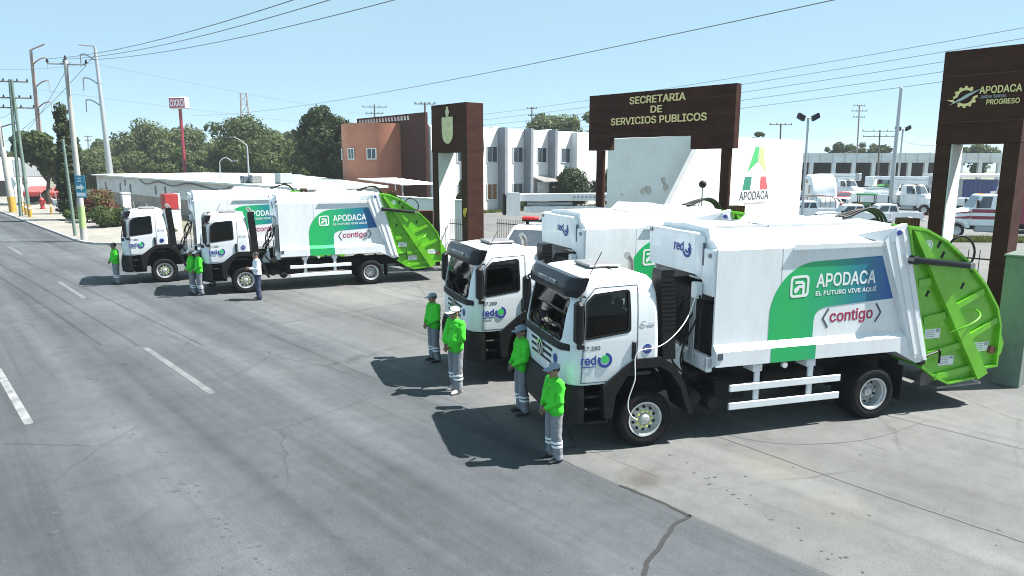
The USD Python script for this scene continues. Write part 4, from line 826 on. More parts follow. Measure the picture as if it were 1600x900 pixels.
pb = thing('gate_pillar', 'white pillar with a red painted block on top above the farthest truck cab', 'pillar', (-25.0, 51.0, 0), RA); obj('shaft', bx(-.5, .5, -.5, .5, 0, 1.75, .015), 'white_render', pb); obj('red_top', bx(-.52, .36, -.54, .54, 1.753, 2.85, .015), 'red_paint', pb); obj('plaster_side', bx(.363, .52, -.54, .54, 1.753, 2.85, .01), 'white_render', pb)

# ------------------------------------------------------------------ buildings
wb = road_thing('guard_building', 'flat white building painted with the coloured A emblem behind the brown sign', 'building', 0, 0)
obj('wall', bx(26.8, 36.2, 17.30, 22.7, 0, 6.16), 'white_render', wb)
obj('wing_wall', poly_xz([(26.805, 0), (26.805, 6.158), (26.78, 6.158), (21.75, 0)], 17.28, 17.52), 'white_render', wb)
for x, z, r in ((20.2, 3.75, .20), (19.2, 3.9, .16), (20.5, 3.65, .12), (21.7, 3.5, .06), (19.3, 4.2, .14)):
    pl = affinity.translate(affinity.scale(Point(0, 0).buffer(1, 6), r, r * 1.25), x, z); rq = random.Random(int(x * 10))
    pl = Polygon([(a + rq.uniform(-.07, .07), b + rq.uniform(-.09, .09)) for a, b in pl.exterior.coords[:-1]]).buffer(0)
    for g in getattr(pl, 'geoms', [pl]): obj('peeled_patch', poly_yz(g, 26.797, 26.801), 'peeled_plaster', wb)
ef = lambda pts, m, y=17.297: obj('emblem_piece', poly_xz(pts, y - .004, y + .001), m, wb)
for mname, c in (('emblem_green', (.05, .36, .12)), ('emblem_lime', (.40, .43, .20)), ('emblem_teal', (.01, .17, .11)), ('emblem_red', (.42, .08, .09))): mat(mname, c, .8)
ef([(31.28, 5.75), (31.61, 5.75), (31.58, 5.06), (30.62, 4.55)], 'emblem_green'); ef([(31.67, 5.75), (32.0, 5.75), (32.42, 4.55), (31.64, 5.06)], 'emblem_lime')
ef([(30.44, 4.35), (31.08, 4.35), (30.98, 3.72), (30.26, 3.72)], 'emblem_teal'); ef([(31.91, 4.35), (32.4, 4.35), (32.66, 3.72), (31.88, 3.72)], 'emblem_red')
obj('emblem_lettering', face_gate(text('APODACA', .38, .006, True, 2.76), 30.02, 17.297, 3.26), 'decal_grey', wb)
obj('emblem_underline', poly_xz(sbox(30.5, 3.04, 32.4, 3.11), 17.293, 17.298), 'decal_lightgrey', wb)
rb = trimesh.creation.icosphere(4, 1.0); rb.vertices *= np.array([5.5, 2.2, 2.3]); rb.vertices *= (1 + .25 * (meshkit.fbm(rb.vertices * .8, 4, 3) - .5))[:, None]
tagp(obj('rubble_heap', rb.apply_transform(RM(RA, (0, 0, 1))).apply_translation(SN(14.6, 33.0, .0)), 'tan_rubble', smooth=True, kind='stuff'), 'tan heap of rubble at the foot of the white emblem building', 'rubble')
fl = thing('floodlight_stand', 'thin tripod with a black round lamp before the white emblem building', 'floodlight', SN(16.4, 25.5), RA)
obj('mast', [cyl((0, 0, 0), (0, 0, 4.0), .03, 8), cyl((0, 0, 3.6), (-.35, .3, 2.4), .02, 6)], 'galv', fl); obj('lamp_head', trimesh.creation.icosphere(2, .16).apply_translation((0, 0, 4.1)), 'black_plastic', fl, smooth=True)

of = road_thing('office_building', 'white two-storey office with dark grey fins behind the coat of arms arch', 'building', 0, 0)
SF = 58.0
obj('wall', bx(41.3, 82, SF, SF + 11.5, 0, 8.75), 'white_wall', of)
obj('parapet', bx(41.3, 82, SF + .25, SF + .55, 8.753, 8.9), 'white_wall', of)
def window(parent, n0, n1, z0, z1, y, mglass='window_glass', mull=True):
    w = obj('window', bx(n0, n1, y - .02, y + .01, z0, z1), mglass, parent)
    obj('frame', [bx(n0 - .07, n0, y - .06, y + .01, z0 - .07, z1 + .07), bx(n1, n1 + .07, y - .06, y + .01, z0 - .07, z1 + .07), bx(n0 + .001, n1 - .001, y - .06, y + .01, z1, z1 + .07), bx(n0 + .001, n1 - .001, y - .09, y + .01, z0 - .07, z0)] + ([bx((n0 + n1) / 2 - .03, (n0 + n1) / 2 + .03, y - .045, y - .021, z0, z1)] if mull else []), 'window_frame', w)
for k, n0 in enumerate((42.7, 46.4, 50.15, 54.0, 57.85, 61.8)):
    obj('fin', bx(n0, n0 + .45, SF - 1.15, SF - .002, 0, 8.95, .02) if k < 5 else bx(n0, n0 + 2.2, SF - .9, SF - .002, 0, 8.8, .02), 'grey_fin' if k < 5 else 'white_wall', of)
for n0 in (44.6, 48.6, 52.4, 56.15, 60.1, 66.5):
    window(of, n0, n0 + 1.4, 5.3, 6.88, SF)
window(of, 44.6, 46.0, 1.3, 2.9, SF); window(of, 48.6, 49.95, 1.3, 2.9, SF, 'wood_board'); window(of, 52.4, 53.8, 1.3, 2.9, SF); window(of, 58.6, 59.7, .2, 2.4, SF); window(of, 60.1, 61.2, .2, 2.4, SF)
obj('door', bx(46.95, 47.75, SF - .05, SF + .01, 0, 2.3), 'galv', of)
obj('canopy', poly_yz([(SF - 2.0, 3.15), (SF, 3.75), (SF, 3.65), (SF - 2.0, 3.05)], 55.2, 61.3), 'pipe_metal', of)
obj('canopy_post', [bx(55.4, 57.2, SF - .9, SF - .8, 0, 3.05)], 'pale_wall', of)
for n0 in (47.6, 51.0, 54.8):
    obj('cable_run', tube(bez([(n0, SF - .02, 8.8), (n0 + .5, SF - .04, 7.6), (n0 + .55, SF - .02, 6.5), (n0 + .4, SF - .02, 3.2)], 14), .02, 5), 'wire', of)
for n0, z0 in ((52.0, 8.75), (60.5, 8.75), (46, 8.75)):
    obj('roof_unit', bx(n0, n0 + 1.0, SF + 3, SF + 4, z0, z0 + .5, .05), 'galv', of)
sl = road_thing('entrance_tower', 'dark brown slab wall with a row of slots beside the orange drum', 'tower', 0, 0)
slab = sbox(58.05, 0, 71.4, 10.1).difference(unary_union([sbox(60.9 + .6 * k, 9.50, 61.25 + .6 * k, 9.93) for k in range(17)]))
obj('slab_wall', poly_yz(slab, 40.7, 41.0), 'slab_brown', sl)
for k in range(17): obj('slot_lining', bx(40.71, 40.99, 61.13 + .6 * k, 61.248 + .6 * k, 9.51, 9.92), 'white_wall', sl)
cyc, cyr = 66.6, 4.05
aa = np.linspace(PI / 2, 3 * PI / 2, 48)
drum = Polygon([(40.69 + cyr * math.cos(a), cyc + cyr * math.sin(a)) for a in aa])
dr = road_thing('orange_drum', 'half-round orange building with small square windows at the brown slab', 'building', 0, 0)
obj('wall', poly_xy(drum, 0, 9.2), 'orange_render', dr, smooth=30)
for sw_ in (63.7, 65.8, 68.2, 70.0):
    x = 40.69 - math.sqrt(max(cyr ** 2 - (sw_ - cyc) ** 2, 0)); a = math.atan2(sw_ - cyc, -(40.69 - x) )
    m = bx(-.04, .03, -.42, .42, -.5, .5, .01); f = cat_([bx(-.08, -.041, -.5, -.42, -.58, .58), bx(-.08, -.041, .42, .5, -.58, .58), bx(-.08, -.041, -.42, .42, .5, .58), bx(-.08, -.041, -.42, .42, -.58, -.5), bx(-.07, -.041, -.03, .03, -.5, .5)])
    for q in (m, f): q.apply_transform(RM(a - PI, (0, 0, 1))); q.apply_translation((x, sw_, 6.1))
    w = obj('window', m, 'window_glass', dr); obj('frame', f, 'window_frame', w)
def on_drum(pts, z0, m, name='emblem_piece', y0=70.2):
    P = Polygon(pts); t = trimesh.creation.extrude_polygon(P, .02, engine='earcut'); v = t.vertices
    t = trimesh.Trimesh(*trimesh.remesh.subdivide_to_size(v, t.faces, .4), process=False); v = t.vertices
    th = [math.asin(min(.999, max(-.999, (y0 - cyc) / cyr))) - a / cyr for a in v[:, 0]]
    t.vertices = np.array([(40.69 - (cyr + .005 + c) * math.cos(h), cyc + (cyr + .005 + c) * math.sin(h), z0 + b) for h, b, c in zip(th, v[:, 1], v[:, 2])]); obj(name, t, m, dr)
on_drum([(.55, 1.9), (.9, 1.9), (.9, 1.0), (.3, .6)], 3.6, 'emblem_green'); on_drum([(1.0, 1.9), (1.2, 1.9), (1.7, .6), (1.0, 1.0)], 3.6, 'emblem_lime'); on_drum([(.2, .3), (.6, .3), (.6, -.3), (.1, -.3)], 3.6, 'emblem_teal'); on_drum([(1.2, .3), (1.6, .3), (1.9, -.3), (1.3, -.3)], 3.6, 'emblem_red')
tx = text('APODACA', .4, .02, True, 2.0); v = tx.vertices; th = [math.asin((70.3 - cyc) / cyr) - a / cyr for a in v[:, 0]]
tx.vertices = np.array([(40.69 - (cyr + .004 + c) * math.cos(h), cyc + (cyr + .004 + c) * math.sin(h), 2.75 + b) for h, b, c in zip(th, v[:, 1], v[:, 2])]); obj('emblem_lettering', tx, 'decal_grey', dr)
cn = road_thing('shade_canopy', 'white sheet canopy on posts in front of the orange drum', 'canopy', 0, 0)
obj('sheet', poly_yz([(48.5, 3.3), (55.5, 3.7), (55.5, 3.78), (48.5, 3.38)], 31.5, 35.5), 'white_wall', cn)
for s0 in (48.8, 55.2):
    for n0 in (31.8, 35.2): obj('post', cyl((n0, s0, 0), (n0, s0, 3.3), .06, 8), 'galv', cn)
low = road_thing('low_building', 'long low grey-white building with a flat pale roof behind the far trucks', 'building', 0, 0)
lw = [(22, 46.8), (22, 110), (57, 132), (28.4, 46.8)]
def prism(pts, zs0, zs1):
    n = len(pts); v = [(p[0], p[1], a) for p, a in zip(pts, zs0)] + [(p[0], p[1], a) for p, a in zip(pts, zs1)]
    f = [(i, (i + 1) % n, n + (i + 1) % n) for i in range(n)] + [(i, n + (i + 1) % n, n + i) for i in range(n)]
    f += [(0, i + 1, i) for i in range(1, n - 1)] + [(n, n + i, n + i + 1) for i in range(1, n - 1)]
    m = trimesh.Trimesh(v, f, process=False)
    if m.volume < 0: m.invert()
    return m
obj('wall', prism(lw, [0] * 4, [3.2, 3.58, 3.58, 3.2]), 'pale_wall', low)
ro = [(21.5, 46.3), (21.5, 110.4), (57.5, 132.5), (28.9, 46.3)]
obj('roof', prism(ro, [3.203, 3.6, 3.6, 3.203], [3.36, 3.76, 3.76, 3.36]), 'roof_sheet', low)
obj('dado', bx(21.96, 22.002, 46.9, 109.9, 0.0, 1.55), 'dado', low)
for s0, z0, w, h in ((104.5, 1.8, .6, 1.0), (97, 1.75, .6, 1.0), (94.6, 2.5, .5, .7), (92.3, 1.7, .6, 1.0), (82, 1.8, .5, .9), (78.5, 1.8, .5, .9)):
    w_ = obj('vent', bx(21.95, 22.0, s0, s0 + w, z0, z0 + h), 'decal_grey', low); obj('vent_frame', bx(21.93, 21.949, s0 - .05, s0 + w + .05, z0 + h, z0 + h + .06), 'pale_wall', w_)
obj('sagging_cable', tube(bez([(21.9, 88, 3.35), (21.9, 84, 2.95), (21.9, 81, 3.2), (21.9, 76, 2.85), (21.9, 72, 3.15), (21.9, 64, 2.8), (21.9, 60, 3.1)], 50), .05, 5), 'wire', low)
for i, (px, w, m) in enumerate(((385, .75, 'decal_grey'), (399, .85, 'grey_metal'), (443, 1.05, 'galv'))):
    p = at(px, 286 if i < 2 else 282, 58.0); u = thing('roof_cooler', ['dark cooling unit at the left on the low roof', 'grey cooling unit beside the dark one on the low roof', 'pale box cooler at the right end of the low roof'][i], 'cooler', (p[0], p[1], 3.36 if i < 2 else 3.36), RA)
    obj('case', bx(-w / 2, w / 2, -w / 2, w / 2, .12, .12 + w * .75, .04), m, u); obj('louvre', [bx(-w / 2 - .012, -w / 2, -w * .42, w * .42, .2 + .12 * k, .26 + .12 * k) for k in range(int(w * 5))], 'galv', u); obj('stand', [bx(-w / 2, w / 2, q * w * .4 - .04, q * w * .4 + .04, 0, .12) for q in (-1, 1)], 'dark_metal', u)
fw = road_thing('front_wall', 'low pale front wall with wire fence and posts along the left pavement', 'wall', 0, 0)
obj('base_wall', bx(15.7, 15.9, 55.0, 108, 0.03, .75, .01), 'white_render', fw)
for s0 in np.arange(58, 108, 4.0): obj('fence_post', cyl((15.8, s0, .75), (15.8, s0, 1.9), .04, 8), 'galv', fw)
for z in (1.2, 1.55, 1.88): obj('fence_wire', tube([(15.8, 55.2, z), (15.8, 108, z)], .02, 5), 'fence_iron', fw)
for px, py, hh, lab in ((200, 348, 2.5, 'thick white post standing left of the farthest truck cab'), (162, 342, 1.9, 'leaning white post at the low front wall before the red-flowered bush')):
    p = G(px, py); t = thing('wall_post', lab, 'post', p, RA); obj('post_shaft', bx(-.32, .32, -.32, .32, 0, hh, .02), 'white_render', t); obj('post_cap', bx(-.36, .36, -.36, .36, hh, hh + .08, .01), 'white_render', t)
# the workshop behind the yard
wk = thing('workshop_shed', 'long grey open workshop shed with white columns behind the yard', 'building', (0, 0, 0), 0)
y0 = 128.0; xa, xb = at(1240, 260, y0)[0], at(1570, 260, y0)[0]
obj('fascia', bx(xa, xb, y0 - .4, y0, 5.45, 7.15), 'pale_wall', wk); obj('roof', bx(xa, xb, y0, y0 + 14, 7.0, 7.1), 'roof_sheet', wk); obj('back_wall', bx(xa, xb, y0 + 13, y0 + 13.3, 0, 7.0), 'dark_metal', wk)
for px in (1267, 1302, 1333, 1364, 1392, 1420, 1446, 1500, 1530, 1560):
    x = at(px, 260, y0)[0]; obj('column', bx(x - .32, x + .32, y0 - .35, y0 + .2, 0, 5.449), 'white_wall', wk)
for x in np.arange(xa + .2, xb, 2.2): obj('fascia_rib', bx(x, x + .06, y0 - .45, y0 - .401, 5.46, 7.14), 'galv', wk)
cb = thing('blue_container', 'dark blue and white container under a white striped roof, seen through the right arch', 'container', at(1516, 300, 85) * np.array([1, 1, 0]), .25)
obj('container_body', bx(-1.2, 4.2, 0, 3, 0, 3.2, .03), 'blue_paint', cb); obj('container_door', bx(-3.6, -1.203, 0, 3, 0, 3.2, .03), 'galv', cb); obj('shade_roof', bx(-4, 4.6, -.6, 3.4, 3.5, 3.9, .03), 'white_wall', cb)
for k in range(7): obj('wall_rib', bx(-1.0 + .7 * k, -.85 + .7 * k, -.03, .0, .2, 3.1), 'blue_paint', cb)
# ------------------------------------------------------------------ vehicles in the yard (nose towards -x, centred on y = 0)
def simple_wheel(t, x, y, r, w, s, hub='steel_rim'):
    m = lathe([(r * .6, 0), (r * .93, 0), (r, w * .18), (r, w * .85), (r * .93, w), (r * .6, w)], 24)
    d = lathe([(r * .62, .015), (r * .58, .02), (r * .35, .06), (.001, .05)], 24)
    for q in (m, d):
        if s > 0: q.apply_transform(RM(PI, (0, 0, 1)))
        q.apply_translation((x, y, r))
    wh = obj('wheel', m, 'rubber', t, smooth=35); obj('rim', d, hub, wh, smooth=35)
def greenhouse(t, z0, z1, xb0, xb1, xt0, xt1, w0, w1, paint, pillars):
    """cab or cabin: roof and pillars, with see-through dark glass between; b = belt line, t = roof line"""
    ring_ = lambda d: [np.array([(xb0 + d, -w0 + d, z0 - .02), (xb1 - d, -w0 + d, z0 - .02), (xb1 - d, w0 - d, z0 - .02), (xb0 + d, w0 - d, z0 - .02)]), np.array([(xt0 + d, -w1 + d, z1 - .05 - d), (xt1 - d, -w1 + d, z1 - .05 - d), (xt1 - d, w1 - d, z1 - .05 - d), (xt0 + d, w1 - d, z1 - .05 - d)]), np.array([(xt0 + .12 + d, -w1 + .1 + d, z1 - d), (xt1 - .12 - d, -w1 + .1 + d, z1 - d), (xt1 - .12 - d, w1 - .1 - d, z1 - d), (xt0 + .12 + d, w1 - .1 - d, z1 - d)])]
    obj('cabin', loft(ring_(0)), paint, t)
    zs, ze = z0 + .06, z1 - .14; f = lambda z, a, b: a + (b - a) * (z - z0) / (z1 - .05 - z0)
    def quad(p, n, name):
        p = np.array(p, float); n = np.array(n, float); n /= np.linalg.norm(n)
        obj(name, hull(np.vstack([p + n * .008, p - n * .02])), 'window_glass', t)
    W = lambda z: f(z, w0, w1)
    quad([(f(zs, xb0, xt0), -W(zs) + .09, zs), (f(zs, xb0, xt0), W(zs) - .09, zs), (f(ze, xb0, xt0), W(ze) - .09, ze), (f(ze, xb0, xt0), -W(ze) + .09, ze)], (-1, 0, (xt0 - xb0) / (z1 - z0)), 'windshield')
    quad([(f(zs, xb1, xt1), -W(zs) + .12, zs), (f(zs, xb1, xt1), W(zs) - .12, zs), (f(ze, xb1, xt1), W(ze) - .12, ze), (f(ze, xb1, xt1), -W(ze) + .12, ze)], (1, 0, -(xt1 - xb1) / (z1 - z0)), 'rear_window')
    for s in (-1, 1):
        for a, b in pillars:
            xa = lambda z, a=a: f(z, xb0, xt0) + (f(z, xb1, xt1) - f(z, xb0, xt0)) * a
            xb_ = lambda z, b=b: f(z, xb0, xt0) + (f(z, xb1, xt1) - f(z, xb0, xt0)) * b
            quad([(xa(zs), s * W(zs), zs), (xb_(zs), s * W(zs), zs), (xb_(ze), s * W(ze), ze), (xa(ze), s * W(ze), ze)], (0, s, .1), 'side_window')
def make_pickup(label, loc, yaw, paint='white_paint', bar=False, group='white pickups parked in the yard', scale=None):
    t = thing('pickup', label, 'pickup', loc, yaw, group, scale)
    b = Polygon([(-2.6, .45), (-2.62, .95), (-2.45, 1.08), (-1.15, 1.16), (2.65, 1.16), (2.68, .5), (2.1, .45), (1.95, .75), (1.6, .88), (1.25, .75), (1.1, .42), (-1.15, .42), (-1.3, .75), (-1.65, .88), (-2.0, .75), (-2.15, .45)])
    bd = man(poly_xz(b.buffer(-.04).buffer(.04), -.92, .92)) - man(bx(.95, 2.55, -.8, .8, .72, 1.4))
    obj('bodywork', tri(bd), paint, t)
    greenhouse(t, 1.16, 1.80, -1.2, .9, -.55, .72, .90, .76, paint, ((.16, .56), (.62, .92)))
    for s in (-1, 1):
        for x in (-1.65, 1.6): simple_wheel(t, x, s * .94, .38, .25, s)
        obj('headlight', bx(-2.64, -2.55, min(s * .55, s * .88), max(s * .55, s * .88), .78, .98, .02), 'lamp_lens', t); obj('tail_light', bx(2.64, 2.70, min(s * .74, s * .9), max(s * .74, s * .9), .72, 1.08, .01), 'red_lens', t)
        obj('mirror', bx(-.95, -.80, min(s * .95, s * 1.15), max(s * .95, s * 1.15), 1.16, 1.36, .03), 'black_plastic', t)
    obj('grille', bx(-2.66, -2.6, -.5, .5, .68, .96, .015), 'black_plastic', t); obj('bumper', bx(-2.74, -2.58, -.9, .9, .42, .62, .04), 'galv', t); obj('rear_bumper', bx(2.66, 2.80, -.88, .88, .48, .66, .03), 'galv', t)
    if bar:
        lb = obj('light_bar', bx(-.2, .1, -.62, .62, 1.90, 1.96, .02), 'black_plastic', t); obj('red_lamp', bx(-.22, .12, .08, .60, 1.963, 2.06, .03), 'red_lens', lb); obj('blue_lamp', bx(-.22, .12, -.60, -.08, 1.963, 2.06, .03), 'blue_lens', lb)
        obj('bar_foot', [bx(-.1, 0, q - .04, q + .04, 1.78, 1.90) for q in (-.45, .45)], 'black_plastic', lb)
    return t
def make_lorry(name, label, loc, yaw, paint='white_paint', hood=True, stripe=None, body='flat', cat='truck', group=None):
    """bonneted lorry: nose at x = -3.4, cab to 0, load behind"""
    t = thing(name, label, cat, loc, yaw, group)
    if hood:
        hd = [np.array([(x, -w, .75), (x, w, .75), (x, w, z - .15), (x, w * .8, z), (x, -w * .8, z), (x, -w, z - .15)]) for x, w, z in ((-3.35, .82, 1.55), (-3.1, .92, 1.72), (-1.7, 1.05, 2.0))]
        obj('bonnet', loft(hd), paint, t)
    obj('cab_lower', bx(-1.7, .05, -1.12, 1.12, .85, 2.0, .05), paint, t)
    greenhouse(t, 2.0, 2.95, -1.68, .04, -1.2, -.05, 1.10, .98, paint, ((.14, .62),) if body != 'flat' else ((.14, .62), (.7, .93)))
    obj('grille', bx(-3.40, -3.34, -.55, .55, .95, 1.45, .02), 'galv', t); obj('bumper', bx(-3.55, -3.33, -1.12, 1.12, .5, .82, .05), 'dark_metal', t)
    for s in (-1, 1):
        obj('headlight', bx(-3.36, -3.2, min(s * .62, s * .9), max(s * .62, s * .9), 1.05, 1.3, .03), 'lamp_lens', t)
        fd = Polygon([(-3.2, .75), (-3.15, 1.12), (-2.9, 1.32), (-2.2, 1.32), (-1.85, 1.05), (-1.75, .7), (-1.95, .7), (-2.1, 1.0), (-2.5, 1.15), (-2.9, 1.0), (-3.0, .75)])
        obj('mudguard', poly_xz(fd, min(s * .85, s * 1.18), max(s * .85, s * 1.18)), paint, t)
        simple_wheel(t, -2.5, s * 1.15, .5, .28, s)
        for x in (3.2, 4.5): simple_wheel(t, x, s * 1.2, .5, .5, s)
        obj('mirror', bx(-1.5, -1.36, min(s * 1.25, s * 1.42), max(s * 1.25, s * 1.42), 2.05, 2.6, .03), 'black_plastic', t)
        obj('step_tank', bx(-1.4, -.1, min(s * .75, s * 1.15), max(s * .75, s * 1.15), .45, .84, .05), 'galv', t)
        obj('door_handle', bx(-.42, -.28, min(s * 1.12, s * 1.14), max(s * 1.12, s * 1.14), 1.75, 1.80), 'black_plastic', t)
        if stripe:
            for z0, z1 in ((1.30, 1.52), (1.74, 1.97)): obj('stripe', bx(-1.69, .04, min(s * 1.12, s * 1.127), max(s * 1.12, s * 1.127), z0, z1), stripe, t)
            for z0, z1, zz in ((1.22, 1.42, 0), (1.6, 1.72, 0)):
                st = poly_xz([(-3.05, z0), (-1.7, z0 + .12), (-1.7, z1 + .1), (-3.05, z1 - .05)], -.002, .004); st.vertices[:, 1] = s * (1.055 - (-1.7 - st.vertices[:, 0]) * .096 + st.vertices[:, 1] + .004); obj('bonnet_stripe', st, stripe, t)
    obj('frame', bx(-3.2, 5.4, -.45, .45, .65, .95), 'dark_metal', t)
    obj('roof_lamp', [bx(-1.0, -.9, y - .06, y + .06, 2.95, 3.0, .01) for y in (-.6, -.3, 0, .3, .6)], 'amber_lens', t)
    if body == 'red_box': obj('load_body', bx(.35, 5.4, -1.22, 1.22, 1.0, 3.3, .04), 'maroon_paint', t)
    elif body == 'service':
        obj('service_body', [bx(.3, 5.4, -1.2, 1.2, 1.0, 1.9, .04), bx(.5, 5.2, -1.2, -.75, 1.9, 2.2, .03)], paint, t)
        for k in range(4): obj('locker_door', bx(.45 + 1.2 * k, 1.5 + 1.2 * k, -1.215, -1.2, 1.1, 1.8, .004), 'cab_white', t)
        tr = obj('turret', [cyl((1.2, 0, 1.9), (1.2, 0, 2.6), .3, 16), bx(.85, 1.55, -.35, .35, 2.6, 3.2, .05)], paint, t)
        obj('lower_boom', bx(-2.4, 1.6, -.25, .25, 3.0, 3.42, .04), paint, tr); obj('upper_boom', bx(-2.2, 3.6, -.18, .18, 3.45, 3.8, .04), paint, tr)
        obj('boom_knuckle', [bx(-2.75, -2.2, -.32, .32, 2.85, 3.9, .08), cyl((-2.5, -.36, 3.4), (-2.5, .36, 3.4), .22, 14)], 'galv', tr); obj('bucket', bx(3.5, 4.4, -.45, .45, 2.7, 3.75, .06), 'white_paint', tr)
    else: obj('load_body', [bx(.3, 5.4, -1.2, 1.2, 1.0, 1.15), bx(.3, .42, -1.2, 1.2, 1.15, 2.5), bx(.43, 5.4, -1.2, -1.12, 1.15, 1.7), bx(.43, 5.4, 1.12, 1.2, 1.15, 1.7)], paint, t)
    return t
def yard(px, py, Y): p = at(px, py, Y); return (p[0], p[1], 0.0)
def heading(dx, dy): return math.atan2(-dy, -dx)               # yaw for a vehicle whose nose points to (dx, dy)
make_lorry('red_striped_truck', 'white bonneted truck with maroon stripes and red body seen through the right arch', (33.1, 47.6, 0), heading(-.93, .30), 'white_paint', stripe='maroon_paint', body='red_box')
make_lorry('white_truck', 'white bonneted truck behind the maroon-striped one, seen through the right arch', (46.5, 66.0, 0), heading(.35, -1), 'white_paint', body='flat')
make_lorry('bucket_truck', 'white bucket truck with folded boom facing the camera in the yard', (41.0, 72.5, 0), heading(.62, -1), 'white_paint', body='service', cat='bucket truck')
make_lorry('white_truck', 'white truck parked just right of and behind the bucket truck', (45.0, 80.0, 0), heading(.35, -1), 'cab_white', body='flat')
bt = thing('boom_lift_truck', 'white truck boom lying level behind the lightbar pickup, left of the sign', 'boom truck', (6.3, 43.5, -.22), math.radians(8))
obj('upper_boom', bx(-6.2, 3.0, -.25, .25, 2.95, 3.42, .04), 'white_paint', bt); obj('lower_boom', bx(-5.6, 3.4, -.22, .22, 2.25, 2.62, .04), 'white_paint', bt)
obj('knuckle', hull([(-6.75, y, z) for y in (-.34, .34) for z in (2.1, 3.1)] + [(-6.6, y, 3.5) for y in (-.34, .34)] + [(-5.9, y, z) for y in (-.34, .34) for z in (2.05, 3.45)]), 'white_paint', bt)
obj('knuckle_pad', bx(-6.95, -6.76, -.3, .3, 2.1, 3.45, .08), 'black_plastic', bt); obj('lift_ram', cyl((-5.4, 0, 2.78), (-2.6, 0, 2.78), .11, 12), 'galv', bt); obj('red_panel', bx(.2, 2.4, -.262, -.251, 2.9, 3.2), 'rust_red', bt)
obj('boom_print', [bx(-2.6 + .25 * k, -2.44 + .25 * k, -.256, -.251, 3.13, 3.27) for k in range(9)], 'decal_lightgrey', bt)
obj('turntable', [cyl((2.6, 0, 1.2), (2.6, 0, 2.4), .5, 20), bx(-1.5, 4.6, -1.15, 1.15, .7, 1.2, .05)], 'white_paint', bt)
for s in (-1, 1):
    for x in (-.6, 3.6): simple_wheel(bt, x, s * 1.15, .48, .3, s)
make_pickup('white pickup with a red and blue light bar between the second truck and the arch', (1.25, 30.2, 0), heading(-.42, -1), bar=True, scale=1.3)
make_pickup('white double-cab pickup parked in the yard above the nearest truck roof', (27.6, 56.5, 0), heading(-1, .25))
make_pickup('white pickup cut off by the edge of the white emblem building', (26.3, 62.0, 0), heading(-1, .3))
sc = thing('sleeper_truck', 'white sleeper-cab tractor unit beside the white emblem building', 'truck', (30.7, 69.5, 0), heading(-.2, -1))
obj('cab_body', loft([rrect(-1.6, 1.7, -1.2, 1.2, .25, .1, z) for z in (.7, 2.4)] + [rrect(-.9, 1.7, -1.18, 1.18, .3, .1, 3.6), rrect(-.2, 1.6, -1.05, 1.05, .3, .1, 4.0)]), 'white_paint', sc, smooth=30)
obj('bonnet', loft([rrect(-3.6, -1.5, -.95, .95, .3, .05, z) for z in (.7, 1.5)] + [rrect(-3.2, -1.5, -.8, .8, .3, .05, 1.9)]), 'white_paint', sc, smooth=30)
obj('windshield', hull([(-1.45, -1.0, 2.5), (-1.45, 1.0, 2.5), (-1.1, .95, 3.2), (-1.1, -.95, 3.2), (-1.3, -1.0, 2.5), (-1.3, 1.0, 2.5)]), 'window_glass', sc)
for s in (-1, 1):
    obj('sleeper_window', bx(.1, 1.3, min(s * 1.17, s * 1.19), max(s * 1.17, s * 1.19), 3.15, 3.55), 'window_glass', sc); obj('door_window', bx(-1.1, -.3, min(s * 1.19, s * 1.207), max(s * 1.19, s * 1.207), 2.2, 3.0), 'window_glass', sc)
    for x in (-2.6, 2.4): simple_wheel(sc, x, s * 1.2, .5, .4, s)
obj('frame', bx(-3.4, 3.4, -.45, .45, .6, .95), 'dark_metal', sc)
def make_car(label, loc, yaw, paint):
    t = thing('car', label, 'car', loc, yaw)
    b = Polygon([(-2.1, .35), (-2.12, .68), (-1.9, .85), (-.95, .95), (2.0, .98), (2.1, .6), (2.05, .35), (1.75, .35), (1.6, .62), (1.3, .7), (1.0, .62), (.85, .3), (-.95, .3), (-1.1, .62), (-1.4, .7), (-1.7, .62), (-1.8, .35)])
    obj('bodywork', poly_xz(b.buffer(-.05).buffer(.05), -.85, .85), paint, t); greenhouse(t, .96, 1.5, -1.1, 1.95, -.45, 1.3, .83, .66, paint, ((.2, .5), (.54, .84)))
    for s in (-1, 1):
        for x in (-1.4, 1.3): simple_wheel(t, x, s * .87, .32, .2, s)
        obj('tail_light', bx(2.04, 2.12, min(s * .5, s * .82), max(s * .5, s * .82), .65, .9, .01), 'red_lens', t); obj('headlight', bx(-2.14, -2.0, min(s * .5, s * .8), max(s * .5, s * .8), .6, .78, .02), 'lamp_lens', t)
    return t
make_car('white hatchback with red rear lamps between the tractor unit and the bucket truck', (35.0, 77.0, 0), heading(.1, 1), 'white_paint')
make_car('silver car parked behind the white hatchback before the workshop shed', (40.0, 95.0, 0), heading(-1, .1), 'galv')
make_car('pale blue-grey car farther right in front of the workshop shed', (44.5, 93.0, 0), heading(-.9, -.3), 'pale_wall')
tc = thing('tractor', 'green farm tractor with yellow wheels in front of the bucket truck', 'tractor', (31.4, 61.0, 0), heading(.9, -.6))
obj('bonnet', bx(-2.0, -.2, -.35, .35, .9, 1.5, .08), 'tractor_green', tc); obj('seat_deck', bx(-.2, 1.0, -.5, .5, .8, 1.15, .05), 'tractor_green', tc); obj('roof', bx(-.5, 1.1, -.75, .75, 2.35, 2.48, .05), 'tractor_green', tc)
